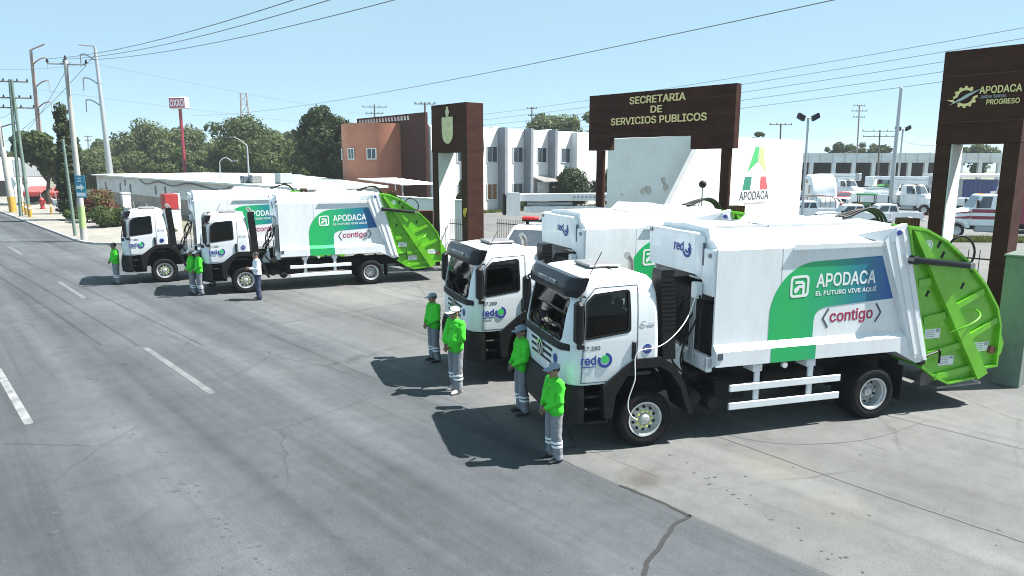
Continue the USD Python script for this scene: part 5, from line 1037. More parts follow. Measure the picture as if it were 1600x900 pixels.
for s in (-1, 1):
    simple_wheel(tc, .6, s * .95, .75, .4, s, 'yellow_paint'); simple_wheel(tc, -1.6, s * .75, .42, .25, s, 'yellow_paint')
    for x in (-.35, .95): obj('roof_post', cyl((x, s * .65, 1.0), (x, s * .65, 2.36), .04, 8), 'black_plastic', tc)
    obj('mudguard', hull([(x, s * y, z) for x in (.1, 1.2) for y in (.5, 1.0) for z in (1.42, 1.55)]), 'tractor_green', tc)
obj('tractor_seat', bx(.5, .95, -.25, .25, 1.15, 1.7, .06), 'yellow_paint', tc); obj('exhaust', cyl((-1.4, .2, 1.5), (-1.4, .2, 2.3), .05, 8), 'black_plastic', tc)
cg = thing('pipe_cage', 'rusty pipe frame trailer cage between the tractor unit and the pickup', 'trailer', (28.4, 64.5, 0), heading(-1, .2))
obj('cage_bar', [tube(bez([(-1.6, y, .6), (-1.5, y, 1.9), (0, y, 2.15), (1.5, y, 1.9), (1.6, y, .6)], 14), .035, 6) for y in (-.9, .9)] , 'rust_red', cg, kind='stuff')
obj('cage_tie', [cyl((x, -.9, z), (x, .9, z), .03, 6) for x, z in ((-1.5, 1.9), (0, 2.15), (1.5, 1.9), (-1.6, .7), (1.6, .7))] + [cyl((x, y, .6), (x, y, 2.0), .025, 6) for x in (-.8, 0, .8) for y in (-.9, .9)], 'rust_red', cg, kind='stuff')
obj('deck', bx(-1.7, 1.7, -.95, .95, .5, .6), 'dark_metal', cg)
for s in (-1, 1): simple_wheel(cg, .2, s * 1.0, .35, .22, s)
def make_bike(label, p, yaw, c):
    t = thing('bicycle', label, 'bicycle', p, yaw, 'bicycles leaning by the railing')
    for x in (-.5, .5):
        w = trimesh.creation.torus(.32, .02, 28, 8); w.apply_transform(RM(PI / 2, (1, 0, 0))); w.apply_translation((x, 0, .34)); obj('wheel', w, 'rubber', t, smooth=True)
    obj('frame', [cyl(a, b, .018, 6) for a, b in (((-.5, 0, .34), (-.35, 0, .85)), ((-.36, 0, .78), (.05, 0, .34)), ((-.36, 0, .8), (.2, 0, .78)), ((.05, 0, .34), (.2, 0, .85)), ((.05, 0, .34), (.5, 0, .34)), ((.5, 0, .34), (.2, 0, .78)))], c, t)
    obj('handlebar', tube([(-.3, -.28, .98), (-.36, 0, .95), (-.3, .28, .98)], .015, 6), 'chrome', t); obj('saddle', bx(.1, .34, -.06, .06, .86, .92, .02), 'black_plastic', t)
p0 = SN(24.4, 21.2)
for i, (dx, c) in enumerate(((0, 'decal_navy'), (.75, 'rust_red'))): make_bike(['dark blue bicycle leaning at the iron gate right of the arch', 'red-brown bicycle behind the blue one at the iron gate'][i], p0 + NX * dx - AX * dx, RA + PI / 2 + .2 * i, c)

# ------------------------------------------------------------------ poles, lamps, wires
def insulators(t, pts):
    for p in pts: obj('insulator', [cyl((p[0], p[1], p[2]), (p[0], p[1], p[2] + .28), .05, 8), cyl((p[0], p[1], p[2] + .1), (p[0], p[1], p[2] + .16), .09, 8)], 'dark_metal', t)
def pole(name, label, base, top, r0, r1, m, cat='pole', group=None):
    b, tp = np.array(base, float), np.array(top, float); t = thing(name, label, cat, b, 0, group)
    obj('shaft', tube([(0, 0, -.05)] + [tuple((tp - b) * f) for f in (.33, .66, 1)], [r0, r0 + (r1 - r0) * .33, r0 + (r1 - r0) * .66, r1], 14), m, t, smooth=50); return t, tp - b
t, q = pole('utility_pole', 'thick pale concrete pole with a teal sign on the near pavement corner', G(132, 377), at(102, 94, 45.1), .21, .11, 'concrete_pole', 'utility pole')
b0 = G(132, 377); ca, cb_ = at(74, 99, 45.1) - b0, at(136, 101, 45.1) - b0
obj('crossarm', tube([ca, cb_], .06, 6), 'galv', t); arm = [ca + (cb_ - ca) * f for f in (.0, .42, .98)]; insulators(t, arm); insulators(t, [q])
obj('arm_brace', tube([ca + (cb_ - ca) * .45, q + (0, 0, -1.0)], .03, 6), 'galv', t)
obj('paint_splash', tube([q * f + (0, 0, 0) for f in (.075, .20)], .205, 14, False), 'lime_splash', t, smooth=50)
sg = thing('direction_sign', 'teal sign with a white arrow mounted on the concrete pole', 'sign', at(128, 309, 44.8), -.30)
ws_, hs_ = .86, 1.42
obj('panel', bx(-ws_ / 2, ws_ / 2, -.03, .0, 0, hs_, .008), 'sign_teal', sg)
obj('arrow', poly_xz([(-.34, .56), (.02, .56), (.02, .44), (.34, .66), (.02, .88), (.02, .76), (-.34, .76)], -.036, -.031), 'decal_white', sg)
obj('text_plate', bx(-.36, .36, -.036, -.031, .10, .32), 'decal_white', sg)
for z, w in ((1.20, .3), (1.02, .42)): obj('sign_print', [bx(-w / 2 + .07 * k, -w / 2 + .05 + .07 * k, -.035, -.031, z, z + .07) for k in range(int(w / .07))], 'decal_white', sg)
pole('utility_pole', 'slim green-grey leaning pole just left of the concrete pole', G(118, 371), at(98, 217, 47.6), .11, .08, 'green_pole', 'pole')
def hpole(label, base, top, arms, w, m, name='utility_pole', yaw=0.0, r=(.18, .11), cat='utility pole', twin=0.0):
    t, q = pole(name, label, base, top, r[0], r[1], m, cat)
    d = np.array([math.cos(yaw), math.sin(yaw), 0])
    if twin: obj('second_shaft', tube([d * twin, q + d * .15], [r[0], r[1]], 12), m, t, smooth=50)
    for f, ww in arms:
        c = q * f; obj('crossarm', tube([c - d * ww, c + d * ww], .07, 6), m if m != 'green_pole' else 'wood_pole', t); insulators(t, [c + d * ww * k for k in (-.95, -.35, .4, .95)])
    return t
hpole('twin green-grey pole frame with crossarms at the far left beside the stop sign', G(33, 340), at(15, 124, 66.5), ((.985, 1.5), (.87, 1.7), (.80, 1.9)), 1.6, 'green_pole', yaw=.25, twin=.75, r=(.16, .12))
t, q = pole('utility_pole', 'pale concrete pole with a yellow painted foot at the left picture edge', G(21, 333), at(-3, 190, 73), .32, .22, 'concrete_pole', 'utility pole'); obj('yellow_foot', tube([q * 0, q * .18], .345, 14), 'yellow_paint', t, smooth=50); obj('crossarm', tube([q * .93 + (-.2, 0, 0), q * .93 + (2.0, 0, .6)], .07, 6), 'wood_pole', t)
def arm_tower(label, pb, pt, Y, m, right):
    b, tp = at(*pb, Y), at(*pt, Y); b[2] = 0; t, q = pole('transmission_pole', label, b, tp, .55, .22, m, 'power pole')
    s = 1 if right else -1
    d = np.array([s * 2.6, 0, 0])
    obj('top_arm', tube([q, q + d * 1.0 + (0, 0, 1.0 if right else .25)], .13, 8), m, t)
    for f in (.90, .745, .60):
        c = q * f; obj('curved_arm', tube(bez([c, c + d * .45 + (0, 0, .8), c + d * .8 + (0, 0, 1.15), c + d + (0, 0, 1.1)], 10), .12, 8), m, t, smooth=50); obj('insulator', tube([c + d + (0, 0, 1.1), c + d * 1.04 + (0, 0, -.9)], .09, 6), 'galv', t)
arm_tower('tall rusty pole with curved arms on its right side above the left trees', (67, 262), (48, 78), 125, 'rusty_pole', True)
arm_tower('tall galvanised pole with curved arms on its left side beside the concrete pole', (172, 262), (148, 72), 120, 'galv', False)
def lattice(label, pb, pt, Y, w):
    b, tp = at(*pb, Y), at(*pt, Y); b[2] = 0; h = tp[2]; t = thing('pylon', label, 'pylon', b, .3); n = max(6, int(h / 2.2))
    legs = [(-1, -1), (1, -1), (1, 1), (-1, 1)]; wz = lambda z: w * (1 - .55 * z / h)
    for a, c in legs: obj('leg', tube([(a * wz(0), c * wz(0), 0), (a * wz(h), c * wz(h), h)], .12, 5), 'rusty_pole', t)
    br = []
    for k in range(n):
        z0, z1 = h * k / n, h * (k + 1) / n
        for i in range(4):
            a, c = legs[i], legs[(i + 1) % 4]; br += [tube([(a[0] * wz(z0), a[1] * wz(z0), z0), (c[0] * wz(z1), c[1] * wz(z1), z1)], .07, 4), tube([(a[0] * wz(z1), a[1] * wz(z1), z1), (c[0] * wz(z1), c[1] * wz(z1), z1)], .06, 4)]
    obj('bracing', br, 'galv', t, kind='stuff')
lattice('reddish lattice pylon behind the trees right of the shop sign', (388, 262), (386, 146), 170, 1.5)
for label, pb, pt, Y, arms in (('slim dark pole with short arms above the workshop shed', (1339, 262), (1343, 164), 140, ((.99, 1.2), (.93, 1.6), (.86, 1.2))), ('twin-arm power pole right of the slim pole above the shed', (1374, 262), (1375, 203), 120, ((.98, 3.2), (.90, 3.0))), ('small T-shaped power pole above the white emblem building', (1220, 262), (1220, 193), 110, ((.985, 1.8),)),
                               ('power pole with raised arms behind the arch with the coat of arms', (663, 262), (664, 160), 90, ((.985, 1.3),)), ('thin power pole above the slotted brown tower', (585, 262), (585, 163), 130, ((.97, 2.2), (.90, 1.6))), ('far power pole behind the tree above the office', (832, 262), (831, 167), 130, ((.98, .9), (.90, .7))), ('far power pole at the right of the tree above the office', (897, 262), (896, 178), 150, ((.98, .8), (.92, .8))),
                               ('far T-shaped power pole in the trees right of the shop sign', (303, 262), (303, 203), 150, ((.99, 2.2),)), ('far thin power pole left of the reddish lattice pylon', (363, 262), (362, 183), 150, ((.98, .9), (.94, .6))), ('tiny far power pole left of the shop sign', (138, 262), (137, 212), 190, ((.98, 1.0), (.9, .8)))):
    b = at(*pb, Y); b[2] = 0; hpole(label, b, at(*pt, Y), arms, 1, 'wood_pole', yaw=.1)
def flood(label, px, pb, pt, Y, r=.12, heads=2):
    b = at(pb[0], 262, Y); b[2] = 0; t, q = pole('lamp_post', label, b, at(*pt, Y), r, r * .7, 'galv', 'lamp post')
    for k in range(heads): s = -1 if k == 0 else 1; obj('flood_lamp', hull([q + (s * x, y, z) for x, y, z in ((.25, -.2, .1), (.7, -.2, .35), (.25, .2, .1), (.7, .2, .35), (.35, -.2, -.25), (.8, -.2, 0), (.35, .2, -.25), (.8, .2, 0))]), 'dark_metal', t)
    obj('lamp_bracket', tube([q + (-.5, 0, 0), q + (.5, 0, 0)], .05, 6), 'galv', t)
flood('twin-headed floodlight mast at the right end of the white emblem building', 0, (1259, 262), (1263, 184), 52, .11)
flood('twin-headed floodlight mast beside the tall bare mast in the yard', 0, (1405, 262), (1411, 201), 75, .12)
t, q = pole('mast', 'tall bare grey mast in the yard', np.array([*at(1396, 262, 72)[:2], 0]), at(1408, 139, 72), .24, .15, 'galv', 'mast'); obj('mast_cap', trimesh.creation.icosphere(2, .17).apply_translation(q), 'galv', t)
for i, (pb, pt, Y, dx, lab) in enumerate((((388, 262), (386, 228), 62, -1.0, 'street lamp with a bent arm behind the low pale roof'), ((343, 262), (343, 253), 75, 1.3, 'small street lamp just showing above the low pale roof'))):
    b = at(*pb, Y); b[2] = 0; t, q = pole('street_lamp', lab, b, at(*pt, Y), .09, .06, 'galv', 'street lamp')
    obj('lamp_arm', tube(bez([q, q + (dx * .5, 0, .45), q + (dx, 0, .7 if i == 0 else .05)], 8), .045, 6), 'galv', t); obj('lamp_head', hull([q + (dx * k, y, (.7 if i == 0 else .05) + z) for k in (1.0, 1.5) for y in (-.12, .12) for z in (0, .12)]), 'grey_metal', t)
ox = thing('shop_sign', 'maroon and white shop sign box on a tall maroon pole above the trees', 'sign', np.array([*at(288, 262, 120)[:2], 0]), -.32)
zt, zb = at(284, 152, 120)[2], at(284, 170, 120)[2]; wO = 1.72
obj('sign_box', bx(-wO, wO, -.5, .5, zb, zt, .12), 'decal_white', ox); obj('sign_face', bx(-wO + .10, wO - .10, -.52, -.495, zb + .12, zt - .12), 'sign_maroon', ox)
obj('sign_lettering', face_y(text('OXXO', 1.1, .02, True, 2.9), -1.45, -.525, (zb + zt) / 2 - .55), 'decal_white', ox)
obj('sign_pole', cyl((.1, 0, 0), (.1, 0, zb), .26, 14), 'maroon_paint', ox, smooth=50)
def wire(label, pts, r=.03, sag=.0, group=None):
    a, b = np.array(pts[0], float), np.array(pts[1], float); f = np.linspace(0, 1, 26)[:, None]; p = a + (b - a) * f; p[:, 2] -= 4 * sag * (f * (1 - f))[:, 0]
    tagp(obj('power_line', tube(p, r * .68, 5, False), 'wire', smooth=True), label, 'cable', group)
arms_w = [b0 + a + (0, 0, .28) for a in arm]
for i, (px, r) in enumerate(((500, .020), (560, .020), (668, .020))):
    wire(['highest of three wires rising from the concrete pole to the top edge', 'middle one of three wires rising from the concrete pole to the top edge', 'lowest of three wires rising from the concrete pole to the top edge'][i], (arms_w[min(i, 2)], at(px, -14, 19)), .020, .35)
wire('thick black cable crossing the whole sky from the shop sign to the top right', (at(300, 180, 120), at(1330, -6, 24)), .028, 1.0)
for i in range(5):
    wire(['uppermost of the five wires sloping up behind the big sign', 'second from top of the five wires behind the big sign', 'middle one of the five wires behind the big sign', 'fourth from top of the five wires behind the big sign', 'lowest of the five wires behind the big sign'][i], (at(690, 186 + 8 * i, 105), at(1640, 36 + 17 * i, 46)), .028, .5)
for i, (a, b, lab) in enumerate((((8, 222, 66), (148, 86, 45), 'faint wire from the twin poles up to the concrete pole'), ((32, 215, 66), (110, 96, 45), 'faint wire beside it from the twin poles to the concrete pole'), ((60, 140, 122), (700, 215, 190), 'long faint wire from the rusty curved-arm pole over the left trees'), ((150, 100, 118), (640, 190, 190), 'long faint wire from the galvanised curved-arm pole over the trees'), ((-20, 108, 110), (150, 98, 118), 'faint wire at the upper left between the curved-arm poles'), ((1255, 250, 60), (1396, 212, 72), 'thin cable from the white building up to the bare mast'), ((1396, 212, 72), (1470, 226, 60), 'thin cable from the bare mast to the right arch'), ((-10, 180, 66), (20, 172, 66), 'short wire at the left picture edge by the twin poles'))):
    wire(lab, (at(*a), at(*b)), .022 if a[2] < 100 else .035, .4)
# ------------------------------------------------------------------ small street furniture at the far left
hy = thing('fire_hydrant', 'red fire hydrant on the far pavement', 'hydrant', G(67, 328) + (0, 0, .12), 0)
obj('barrel', lathe([(.001, 0), (.28, 0), (.28, .1), (.2, .14), (.2, .9), (.26, .95), (.26, 1.02), (.2, 1.1), (.1, 1.25), (.001, 1.3)], 18, 'z'), 'red_paint', hy, smooth=40)
for s in (-1, 1): obj('nozzle', cyl((s * .15, 0, .75), (s * .36, 0, .75), .11, 12), 'red_paint', hy)
for i, (px, py) in enumerate(((36, 334), (42, 338), (48, 341), (81, 337))):
    p = G(px, py) + (0, 0, .12); t = thing('bollard', ['leftmost of the three yellow bollards by the stop sign', 'middle one of the three yellow bollards by the stop sign', 'rightmost of the three yellow bollards by the stop sign', 'thin yellow post standing right of the red hydrant'][i], 'bollard', p, 0, 'yellow bollards on the far pavement')
    r = .16 if i < 3 else .09; obj('bollard_post', lathe([(.001, 0), (r, 0), (r, .95), (r * .8, 1.08), (.001, 1.1)], 14, 'z'), 'yellow_paint', t, smooth=40); obj('bollard_band', cyl((0, 0, .75), (0, 0, .9), r + .005, 14), 'decal_white', t)
ss = thing('stop_sign', 'red octagonal stop sign on a yellow pole at the far left', 'sign', np.array([*at(43, 318, 72)[:2], .12]), -.55)
oc = Polygon([(.62 * math.cos(a), .62 * math.sin(a)) for a in np.radians(np.arange(22.5, 382, 45))]); zc = at(40, 285, 72)[2]
obj('sign_plate', poly_xz(affinity.translate(oc, 0, zc), -.03, 0), 'red_paint', ss); obj('plate_rim', poly_xz(affinity.translate(oc.buffer(-.03).difference(oc.buffer(-.07)), 0, zc), -.035, -.031), 'decal_white', ss); obj('sign_lettering', face_y(text('ALTO', .34, .005, True, .86), -.43, -.033, zc - .16), 'decal_white', ss); obj('sign_pole', cyl((0, .05, 0), (0, .05, zc + .3), .06, 10), 'yellow_paint', ss)
t = thing('traffic_sign', 'white diamond plate on a pole left of the stop sign', 'sign', np.array([*at(24, 318, 74)[:2], .12]), -.5); zc = at(23, 288, 74)[2]; obj('diamond_plate', poly_xz(affinity.translate(affinity.rotate(sbox(-.5, -.5, .5, .5), 45), 0, zc), -.02, 0), 'decal_white', t); obj('sign_pole', cyl((0, .05, 0), (0, .05, zc), .05, 8), 'galv', t)
for i, (px, py, Y, w, lab) in enumerate(((55, 296, 92, 1.0, 'red canvas stall canopy behind the red hydrant'), (92, 297, 96, .9, 'smaller red-roofed stall under the cypress'))):
    p = at(px, py, Y); t = thing('market_stall', lab, 'stall', (p[0], p[1], 0), .3); h = p[2]
    obj('canopy', hull([(-w, -1.4, h - .3), (w, -1.4, h - .3), (-w, 1.4, h + .4), (w, 1.4, h + .4), (-w, -1.4, h - .5), (w, -1.4, h - .5), (-w, 1.4, h + .2), (w, 1.4, h + .2)]), 'canvas_red', t); obj('valance', [bx(-w + .3 * k, -w + .27 + .3 * k, -1.43, -1.40, h - .85, h - .45) for k in range(int(w * 2 / .3))], 'canvas_red', t)
    for a in (-1, 1):
        for b in (-1, 1): obj('canopy_post', cyl((a * (w - .1), b * 1.3, 0), (a * (w - .1), b * 1.3, h), .07, 8), 'galv', t)
    obj('counter', bx(-w + .2, w - .2, -.9, .9, 0, 1.2, .05), 'red_paint' if i else 'dark_metal', t); obj('back_panel', bx(-w, w, 1.25, 1.3, 0, h - .1), 'dark_metal', t)
fb = thing('far_shop', 'pale blue-grey wall of a shop behind the twin poles at the far left', 'building', np.array([*at(38, 262, 112)[:2], 0]), .9); obj('wall', bx(-4.5, 3, 0, 8, 0, 6.2), 'pale_wall', fb); obj('blue_panel', bx(-1.5, 2.9, -.06, -.002, 3.2, 5.8), 'galv', fb); obj('doorway', bx(-3.8, -2.0, -.04, -.002, 0, 2.6), 'dark_metal', fb)

# ------------------------------------------------------------------ trees and plants
def crown_mesh(rng, blobs, n, leaf, flat=.85):
    """leaf cards spread through lumpy clumps; blobs: (centre, radius)"""
    C = np.array([b[0] for b in blobs], float); Rr = np.array([b[1] for b in blobs], float); w = Rr ** 2; w = w / w.sum()
    k = rng.choice(len(C), n, p=w); d = rng.normal(size=(n, 3)); d /= np.linalg.norm(d, axis=1, keepdims=True)
    r = np.clip(1 - np.abs(rng.normal(0, .30, n)), .1, 1.15); r *= .70 + .75 * meshkit.fbm(C[k] * .7 + d * 2.3, 3, 5)
    c = C[k] + d * (r * Rr[k])[:, None] * [1, 1, flat]
    nrm = d + rng.normal(0, .55, (n, 3)); nrm /= np.linalg.norm(nrm, axis=1, keepdims=True)
    a = np.cross(nrm, rng.normal(size=(n, 3))); a /= np.linalg.norm(a, axis=1, keepdims=True); b = np.cross(nrm, a)
    s = leaf * rng.uniform(.6, 1.35, (n, 1)); a, b = a * s, b * s * .62
    v = np.stack([c - a, c - b * .9 + a * .1, c + a, c + b], 1).reshape(-1, 3); i = np.arange(n)[:, None] * 4
    return trimesh.Trimesh(v, np.vstack([i + [0, 1, 2], i + [0, 2, 3]]), process=False)
def make_tree(name, label, loc, h, rad, m, seed, n=9000, leaf=.3, trunk_h=.32, lumps=14, cat='tree', group=None, kind='round'):
    rng = np.random.default_rng(seed); t = thing(name, label, cat, loc, 0, group)
    zc = h * (trunk_h + (1 - trunk_h) * .5); hz = h * (1 - trunk_h) * .5
    blobs, trunk = [], []
    tr = max(.05, h * .022)
    top = np.array([rng.normal(0, .03) * h, rng.normal(0, .03) * h, h * trunk_h]); trunk.append(tube([(0, 0, -.1), top * .5 + rng.normal(0, .02 * h, 3) * [1, 1, 0], top], [tr * 1.4, tr, tr * .85], 8))
    for k in range(lumps):
        d = rng.normal(size=3); d /= np.linalg.norm(d); q = rng.uniform(.35, .82)
        c = np.array([d[0] * rad * q, d[1] * rad * q, zc + d[2] * hz * q]); blobs.append((c, rng.uniform(.26, .46) * min(rad, hz * 1.3)))
        if k % 2 == 0: mid = (top + c) / 2 + rng.normal(0, .05 * rad, 3); trunk.append(tube(bez([top * .9, mid, c], 6), np.linspace(tr * .6, tr * .15, 6), 5))
    for k in range(5): a = rng.uniform(0, 2 * PI); blobs.append((np.array([math.cos(a) * rad * .9, math.sin(a) * rad * .9, zc + rng.uniform(-.5, .8) * hz]), .16 * rad))
    obj('trunk', trunk, 'trunk', t, smooth=True); obj('crown', crown_mesh(rng, blobs, n, leaf), m, t)
    return t
def tree_at(name, label, px, ptop, Y, wpx, m, seed, **k):
    b = at(px, 262, Y); h = at(px, ptop, Y)[2]; return make_tree(name, label, (b[0], b[1], 0), h, wpx * Y / FPX / 2, m, seed, **k)
tree_at('shade_tree', 'dense dark green tree above the red stall at the left', 70, 190, 88, 78, 'leaf_mid', 1, n=12000, leaf=.26, trunk_h=.3)
cy_ = thing('cypress', 'tall narrow cypress left of the concrete pole', 'cypress', np.array([*at(103, 262, 62)[:2], 0]), 0)
hC = at(96, 163, 62)[2]; rng = np.random.default_rng(8); lean = at(94, 163, 62)[0] - at(103, 262, 62)[0]
obj('trunk', tube([(0, 0, 0), (lean * .5, 0, hC * .5), (lean, 0, hC * .95)], [.18, .1, .02], 8), 'trunk', cy_); obj('crown', crown_mesh(rng, [(np.array([lean * f + rng.normal(0, .12), rng.normal(0, .12), hC * f]), (.78 - .5 * max(0, f - .35)) * rng.uniform(.75, 1.1)) for f in np.linspace(.12, .97, 34)], 9000, .17, 1.1), 'leaf_cypress', cy_)
cy2 = thing('cypress', 'second darker cypress partly hidden behind the concrete pole', 'cypress', np.array([*at(118, 262, 70)[:2], 0]), 0); hC = at(116, 215, 70)[2]
obj('trunk', tube([(0, 0, 0), (0, 0, hC * .9)], [.16, .03], 8), 'trunk', cy2); obj('crown', crown_mesh(rng, [(np.array([rng.normal(0, .1), rng.normal(0, .1), hC * f]), .6 * rng.uniform(.7, 1.1)) for f in np.linspace(.1, .96, 20)], 4500, .19, 1.1), 'leaf_cypress', cy2)
MQ = 'pale green mesquite trees behind the low building'
for i, (px, pt, Y, w, m, lab) in enumerate(((142, 230, 128, 90, 'leaf_mesquite', 'low pale green tree left of the low building roof end'), (180, 222, 150, 105, 'leaf_mesquite', 'pale green tree just left of the tallest mesquite'), (240, 188, 140, 150, 'leaf_mesquite', 'tall pale green mesquite left of the maroon sign pole'), (302, 206, 145, 100, 'leaf_mesquite', 'feathery mesquite right behind the maroon sign pole'), (340, 226, 135, 115, 'leaf_mid', 'low mid-green tree between the sign pole and the lattice pylon'), (400, 184, 125, 135, 'leaf_mid', 'tall tree in front of the reddish lattice pylon'), (446, 214, 118, 100, 'leaf_mesquite', 'pale tree between the lattice pylon tree and the dark conifer'), (468, 200, 150, 60, 'leaf_mesquite', 'thin bare-topped tree behind the dark conifer'), (496, 222, 108, 90, 'leaf_mid', 'low tree at the foot of the dark conifer'), (268, 236, 125, 90, 'leaf_mid', 'low dark tree in front of the maroon sign pole'), (20, 236, 140, 70, 'leaf_mesquite', 'pale tree at the left edge behind the twin poles'), (110, 236, 150, 70, 'leaf_mid', 'low tree showing between the shade tree and the concrete pole'), (205, 214, 165, 90, 'leaf_mid', 'dark tree deep in the belt, left of the tallest mesquite'), (275, 208, 170, 90, 'leaf_mesquite', 'pale treetop showing left of the sign pole, far back'), (362, 214, 165, 90, 'leaf_mesquite', 'pale treetop left of the lattice pylon, far back'), (424, 206, 160, 100, 'leaf_mid', 'dark treetop right of the lattice pylon, far back'))):
    tree_at('mesquite_tree', lab, px, pt, Y, w, m, 20 + i, n=15000, leaf=.30, trunk_h=.12, lumps=22, group=MQ)
t = tree_at('conifer', 'big dark green pine rising beside the orange drum', 520, 158, 94, 98, 'leaf_dark', 41, n=26000, leaf=.22, trunk_h=.10, lumps=30, group=None)
tree_at('conifer', 'shorter dark pine touching the orange drum wall', 540, 182, 90, 60, 'leaf_dark', 42, n=12000, leaf=.24, trunk_h=.12, group=None)
tree_at('roof_tree', 'round green tree top showing above the white office roof', 868, 168, 125, 112, 'leaf_mesquite', 50, n=14000, leaf=.3, trunk_h=.3)
for i, (px, pt, Y, w, lab) in enumerate(((1312, 222, 175, 48, 'left one of two round trees behind the workshop shed'), (1362, 221, 175, 60, 'right one of two round trees behind the workshop shed'), (1530, 224, 150, 90, 'wide tree seen through the top of the right arch'), (1178, 202, 150, 24, 'small tree top behind the white emblem building'), (1455, 238, 170, 30, 'small pale tree left of the right arch'))):
    tree_at('yard_tree', lab, px, pt, Y, w, 'leaf_mid', 60 + i, n=6000, leaf=.36, trunk_h=.3)
def shrub(name, label, loc, h, r, m, seed, n=2500, leaf=.09, cat='shrub', group=None):
    rng = np.random.default_rng(seed); t = thing(name, label, cat, loc, 0, group)
    bl = [(np.array([rng.normal(0, .35) * r, rng.normal(0, .35) * r, h * rng.uniform(.25, .8)]), rng.uniform(.25, .42) * min(h, 2 * r)) for _ in range(9)]
    obj('stem', [tube([(0, 0, 0), b[0]], [.03, .01], 5) for b in bl], 'trunk', t); obj('foliage', crown_mesh(rng, bl, n, leaf), m, t)
shrub('bush', 'round dark green bush before the right end of the white office', SN(55.5, 59.5), 4.6, 2.6, 'leaf_dark', 71, 9000, .17, 'bush'); shrub('bush', 'second dark green bush right beside it, at the brown sign post', SN(53.5, 63.5), 4.3, 2.6, 'leaf_dark', 72, 8000, .17, 'bush')
shrub('bush', 'small bright shrub at the foot of the third office fin', SN(56.3, 53.0), 1.5, .9, 'leaf_shrub', 73, 2500, .10, 'bush'); shrub('bush', 'narrow green shrub seen through the arch with the coat of arms', SN(55.5, 43.6), 5.2, .8, 'leaf_mid', 74, 4000, .13, 'bush')
shrub('flowering_bush', 'bush with reddish flowers behind the low front wall', G(152, 349) + (0, 0, .05), 2.5, 1.7, 'leaf_bloom', 75, 6000, .10, 'bush'); shrub('bush', 'green bush below the reddish flowering one at the pavement edge', G(160, 357) + (0, 0, .05), 1.6, 1.3, 'leaf_mid', 76, 5000, .09, 'bush'); shrub('bush', 'low green bush left of the farthest truck cab', G(186, 356) + (0, 0, .05), 1.4, 1.1, 'leaf_mid', 77, 4000, .09, 'bush'); shrub('bush', 'low grassy shrub at the foot of the concrete pole', G(112, 347) + (0, 0, .1), .9, 1.4, 'leaf_shrub', 78, 4000, .09, 'bush')
shrub('flower_bed', 'low purple flowering plants behind the gate railing', SN(23.6, 22.9), .9, 1.0, 'leaf_bloom', 79, 3000, .07, 'flowers')
rng = np.random.default_rng(91)
def grass(label, poly, n, z, h):
    P = Polygon(poly); x0, y0, x1, y1 = P.bounds; pts = []
    while len(pts) < n:
        q = rng.uniform((x0, y0), (x1, y1))
        if P.contains(Point(q)): pts.append(q)
    pts = np.array(pts); a = rng.uniform(0, 2 * PI, n); hh = h * rng.uniform(.4, 1.2, n); d = np.column_stack([np.cos(a), np.sin(a), np.zeros(n)]) * .03; l = rng.normal(0, .25, (n, 2)) * hh[:, None]
    b = np.column_stack([pts, np.full(n, z)]); v = np.stack([b - d, b + d, b + np.column_stack([l, hh])], 1).reshape(-1, 3)
    tagp(obj('grass', trimesh.Trimesh(v, np.arange(3 * n).reshape(-1, 3), process=False), 'leaf_grass', kind='stuff'), label, 'grass')
grass('dry grass strip in front of the maroon-striped truck', [(28, 44.5), (42, 43.5), (42, 45.4), (28, 46.2)], 9000, 0, .35)
grass('grass tufts along the foot of the low front wall', [tuple(SN(s, n)[:2]) for s, n in ((54, 14.3), (80, 14.3), (80, 15.7), (54, 15.7))], 7000, .12, .35)
grass('green strip at the foot of the office wall', [tuple(SN(s, n)[:2]) for s, n in ((55.5, 42), (55.5, 66), (57.8, 66), (57.8, 42))], 6000, 0, .3)

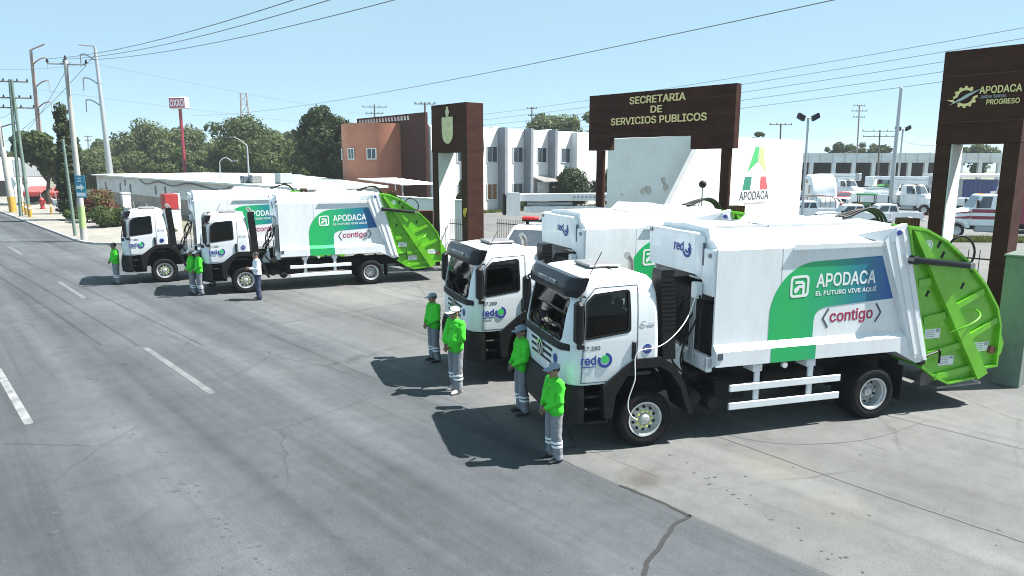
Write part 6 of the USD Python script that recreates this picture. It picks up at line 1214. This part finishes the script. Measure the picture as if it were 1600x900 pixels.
# ------------------------------------------------------------------ more vehicles and equipment that fill the yard
for i, (px, Y, hd, lab) in enumerate(((1297, 78, (-.3, -1), 'white pickup facing the camera between the tractor unit and the hatchback'), (1352, 84, (-1, -.2), 'white pickup behind the tractor, seen from its side'), (1470, 90, (.4, -1), 'white pickup deep in the yard just left of the right arch'))):
    make_pickup(lab, yard(px, 262, Y), heading(*hd))
make_lorry('white_truck', 'white stake truck with empty bed at the back of the yard before the shed', yard(1330, 262, 104), heading(-1, .1), 'cab_white', body='flat')
make_lorry('red_truck', 'maroon truck with a box body at the right picture edge beyond the pedestal', yard(1640, 262, 52), heading(-1, -.3), 'maroon_paint', body='red_box')
make_car('dark grey car in the row before the workshop shed', yard(1375, 262, 100), heading(-1, .05), 'grey_metal')
make_car('blue car in the row before the workshop shed, right of the mast', yard(1410, 262, 102), heading(-1, 0), 'blue_paint')
make_car('white car beside the shed columns at the left end of the row', yard(1283, 262, 98), heading(-1, .1), 'white_paint')
for px, Y, hd, mt, lab in ((1262, 88, (-1, .2), 'blue_paint', 'blue car just right of the floodlight mast'), (1322, 92, (-.5, -1), 'maroon_paint', 'maroon car between the tractor unit and the bucket truck'), (1290, 108, (-1, .1), 'grey_metal', 'dark car under the shed at its left end'), (1438, 100, (-1, -.1), 'maroon_paint', 'maroon car in the shed row, left of the right arch'), (1505, 104, (-1, .1), 'white_paint', 'white car in the shed row seen through the right arch'), (1345, 108, (-1, .05), 'white_paint', 'white car under the middle of the shed')):
    make_car(lab, yard(px, 262, Y), heading(*hd), mt)
make_lorry('green_truck', 'dark green truck under the shed behind the bucket truck boom', yard(1400, 262, 112), heading(-1, .1), 'tractor_green', body='flat')
make_lorry('bucket_truck', 'second white bucket truck deeper in the yard, left of the slim dark pole', yard(1318, 262, 98), heading(.5, -1), 'white_paint', body='service', cat='bucket truck')
make_pickup('white pickup parked low at the near edge of the yard, left of the right arch', yard(1388, 262, 57), heading(-1, .2))
# ------------------------------------------------------------------ haze: the dry air over the town
MATS['haze'] = usdkit.material(stage, '/World/Looks/haze', {'v': ('principled_volume', {'color': (0.86, 0.93, 1.0), 'density': 0.0003, 'anisotropy': 0.1})}, [], volume='v.volume')
hz = trimesh.creation.box(bounds=[(-690, -690, -1.2), (690, 1100, 40)])
tagp(obj('haze', hz, 'haze', kind='stuff'), 'thin pale haze in the air over the whole place', 'haze')
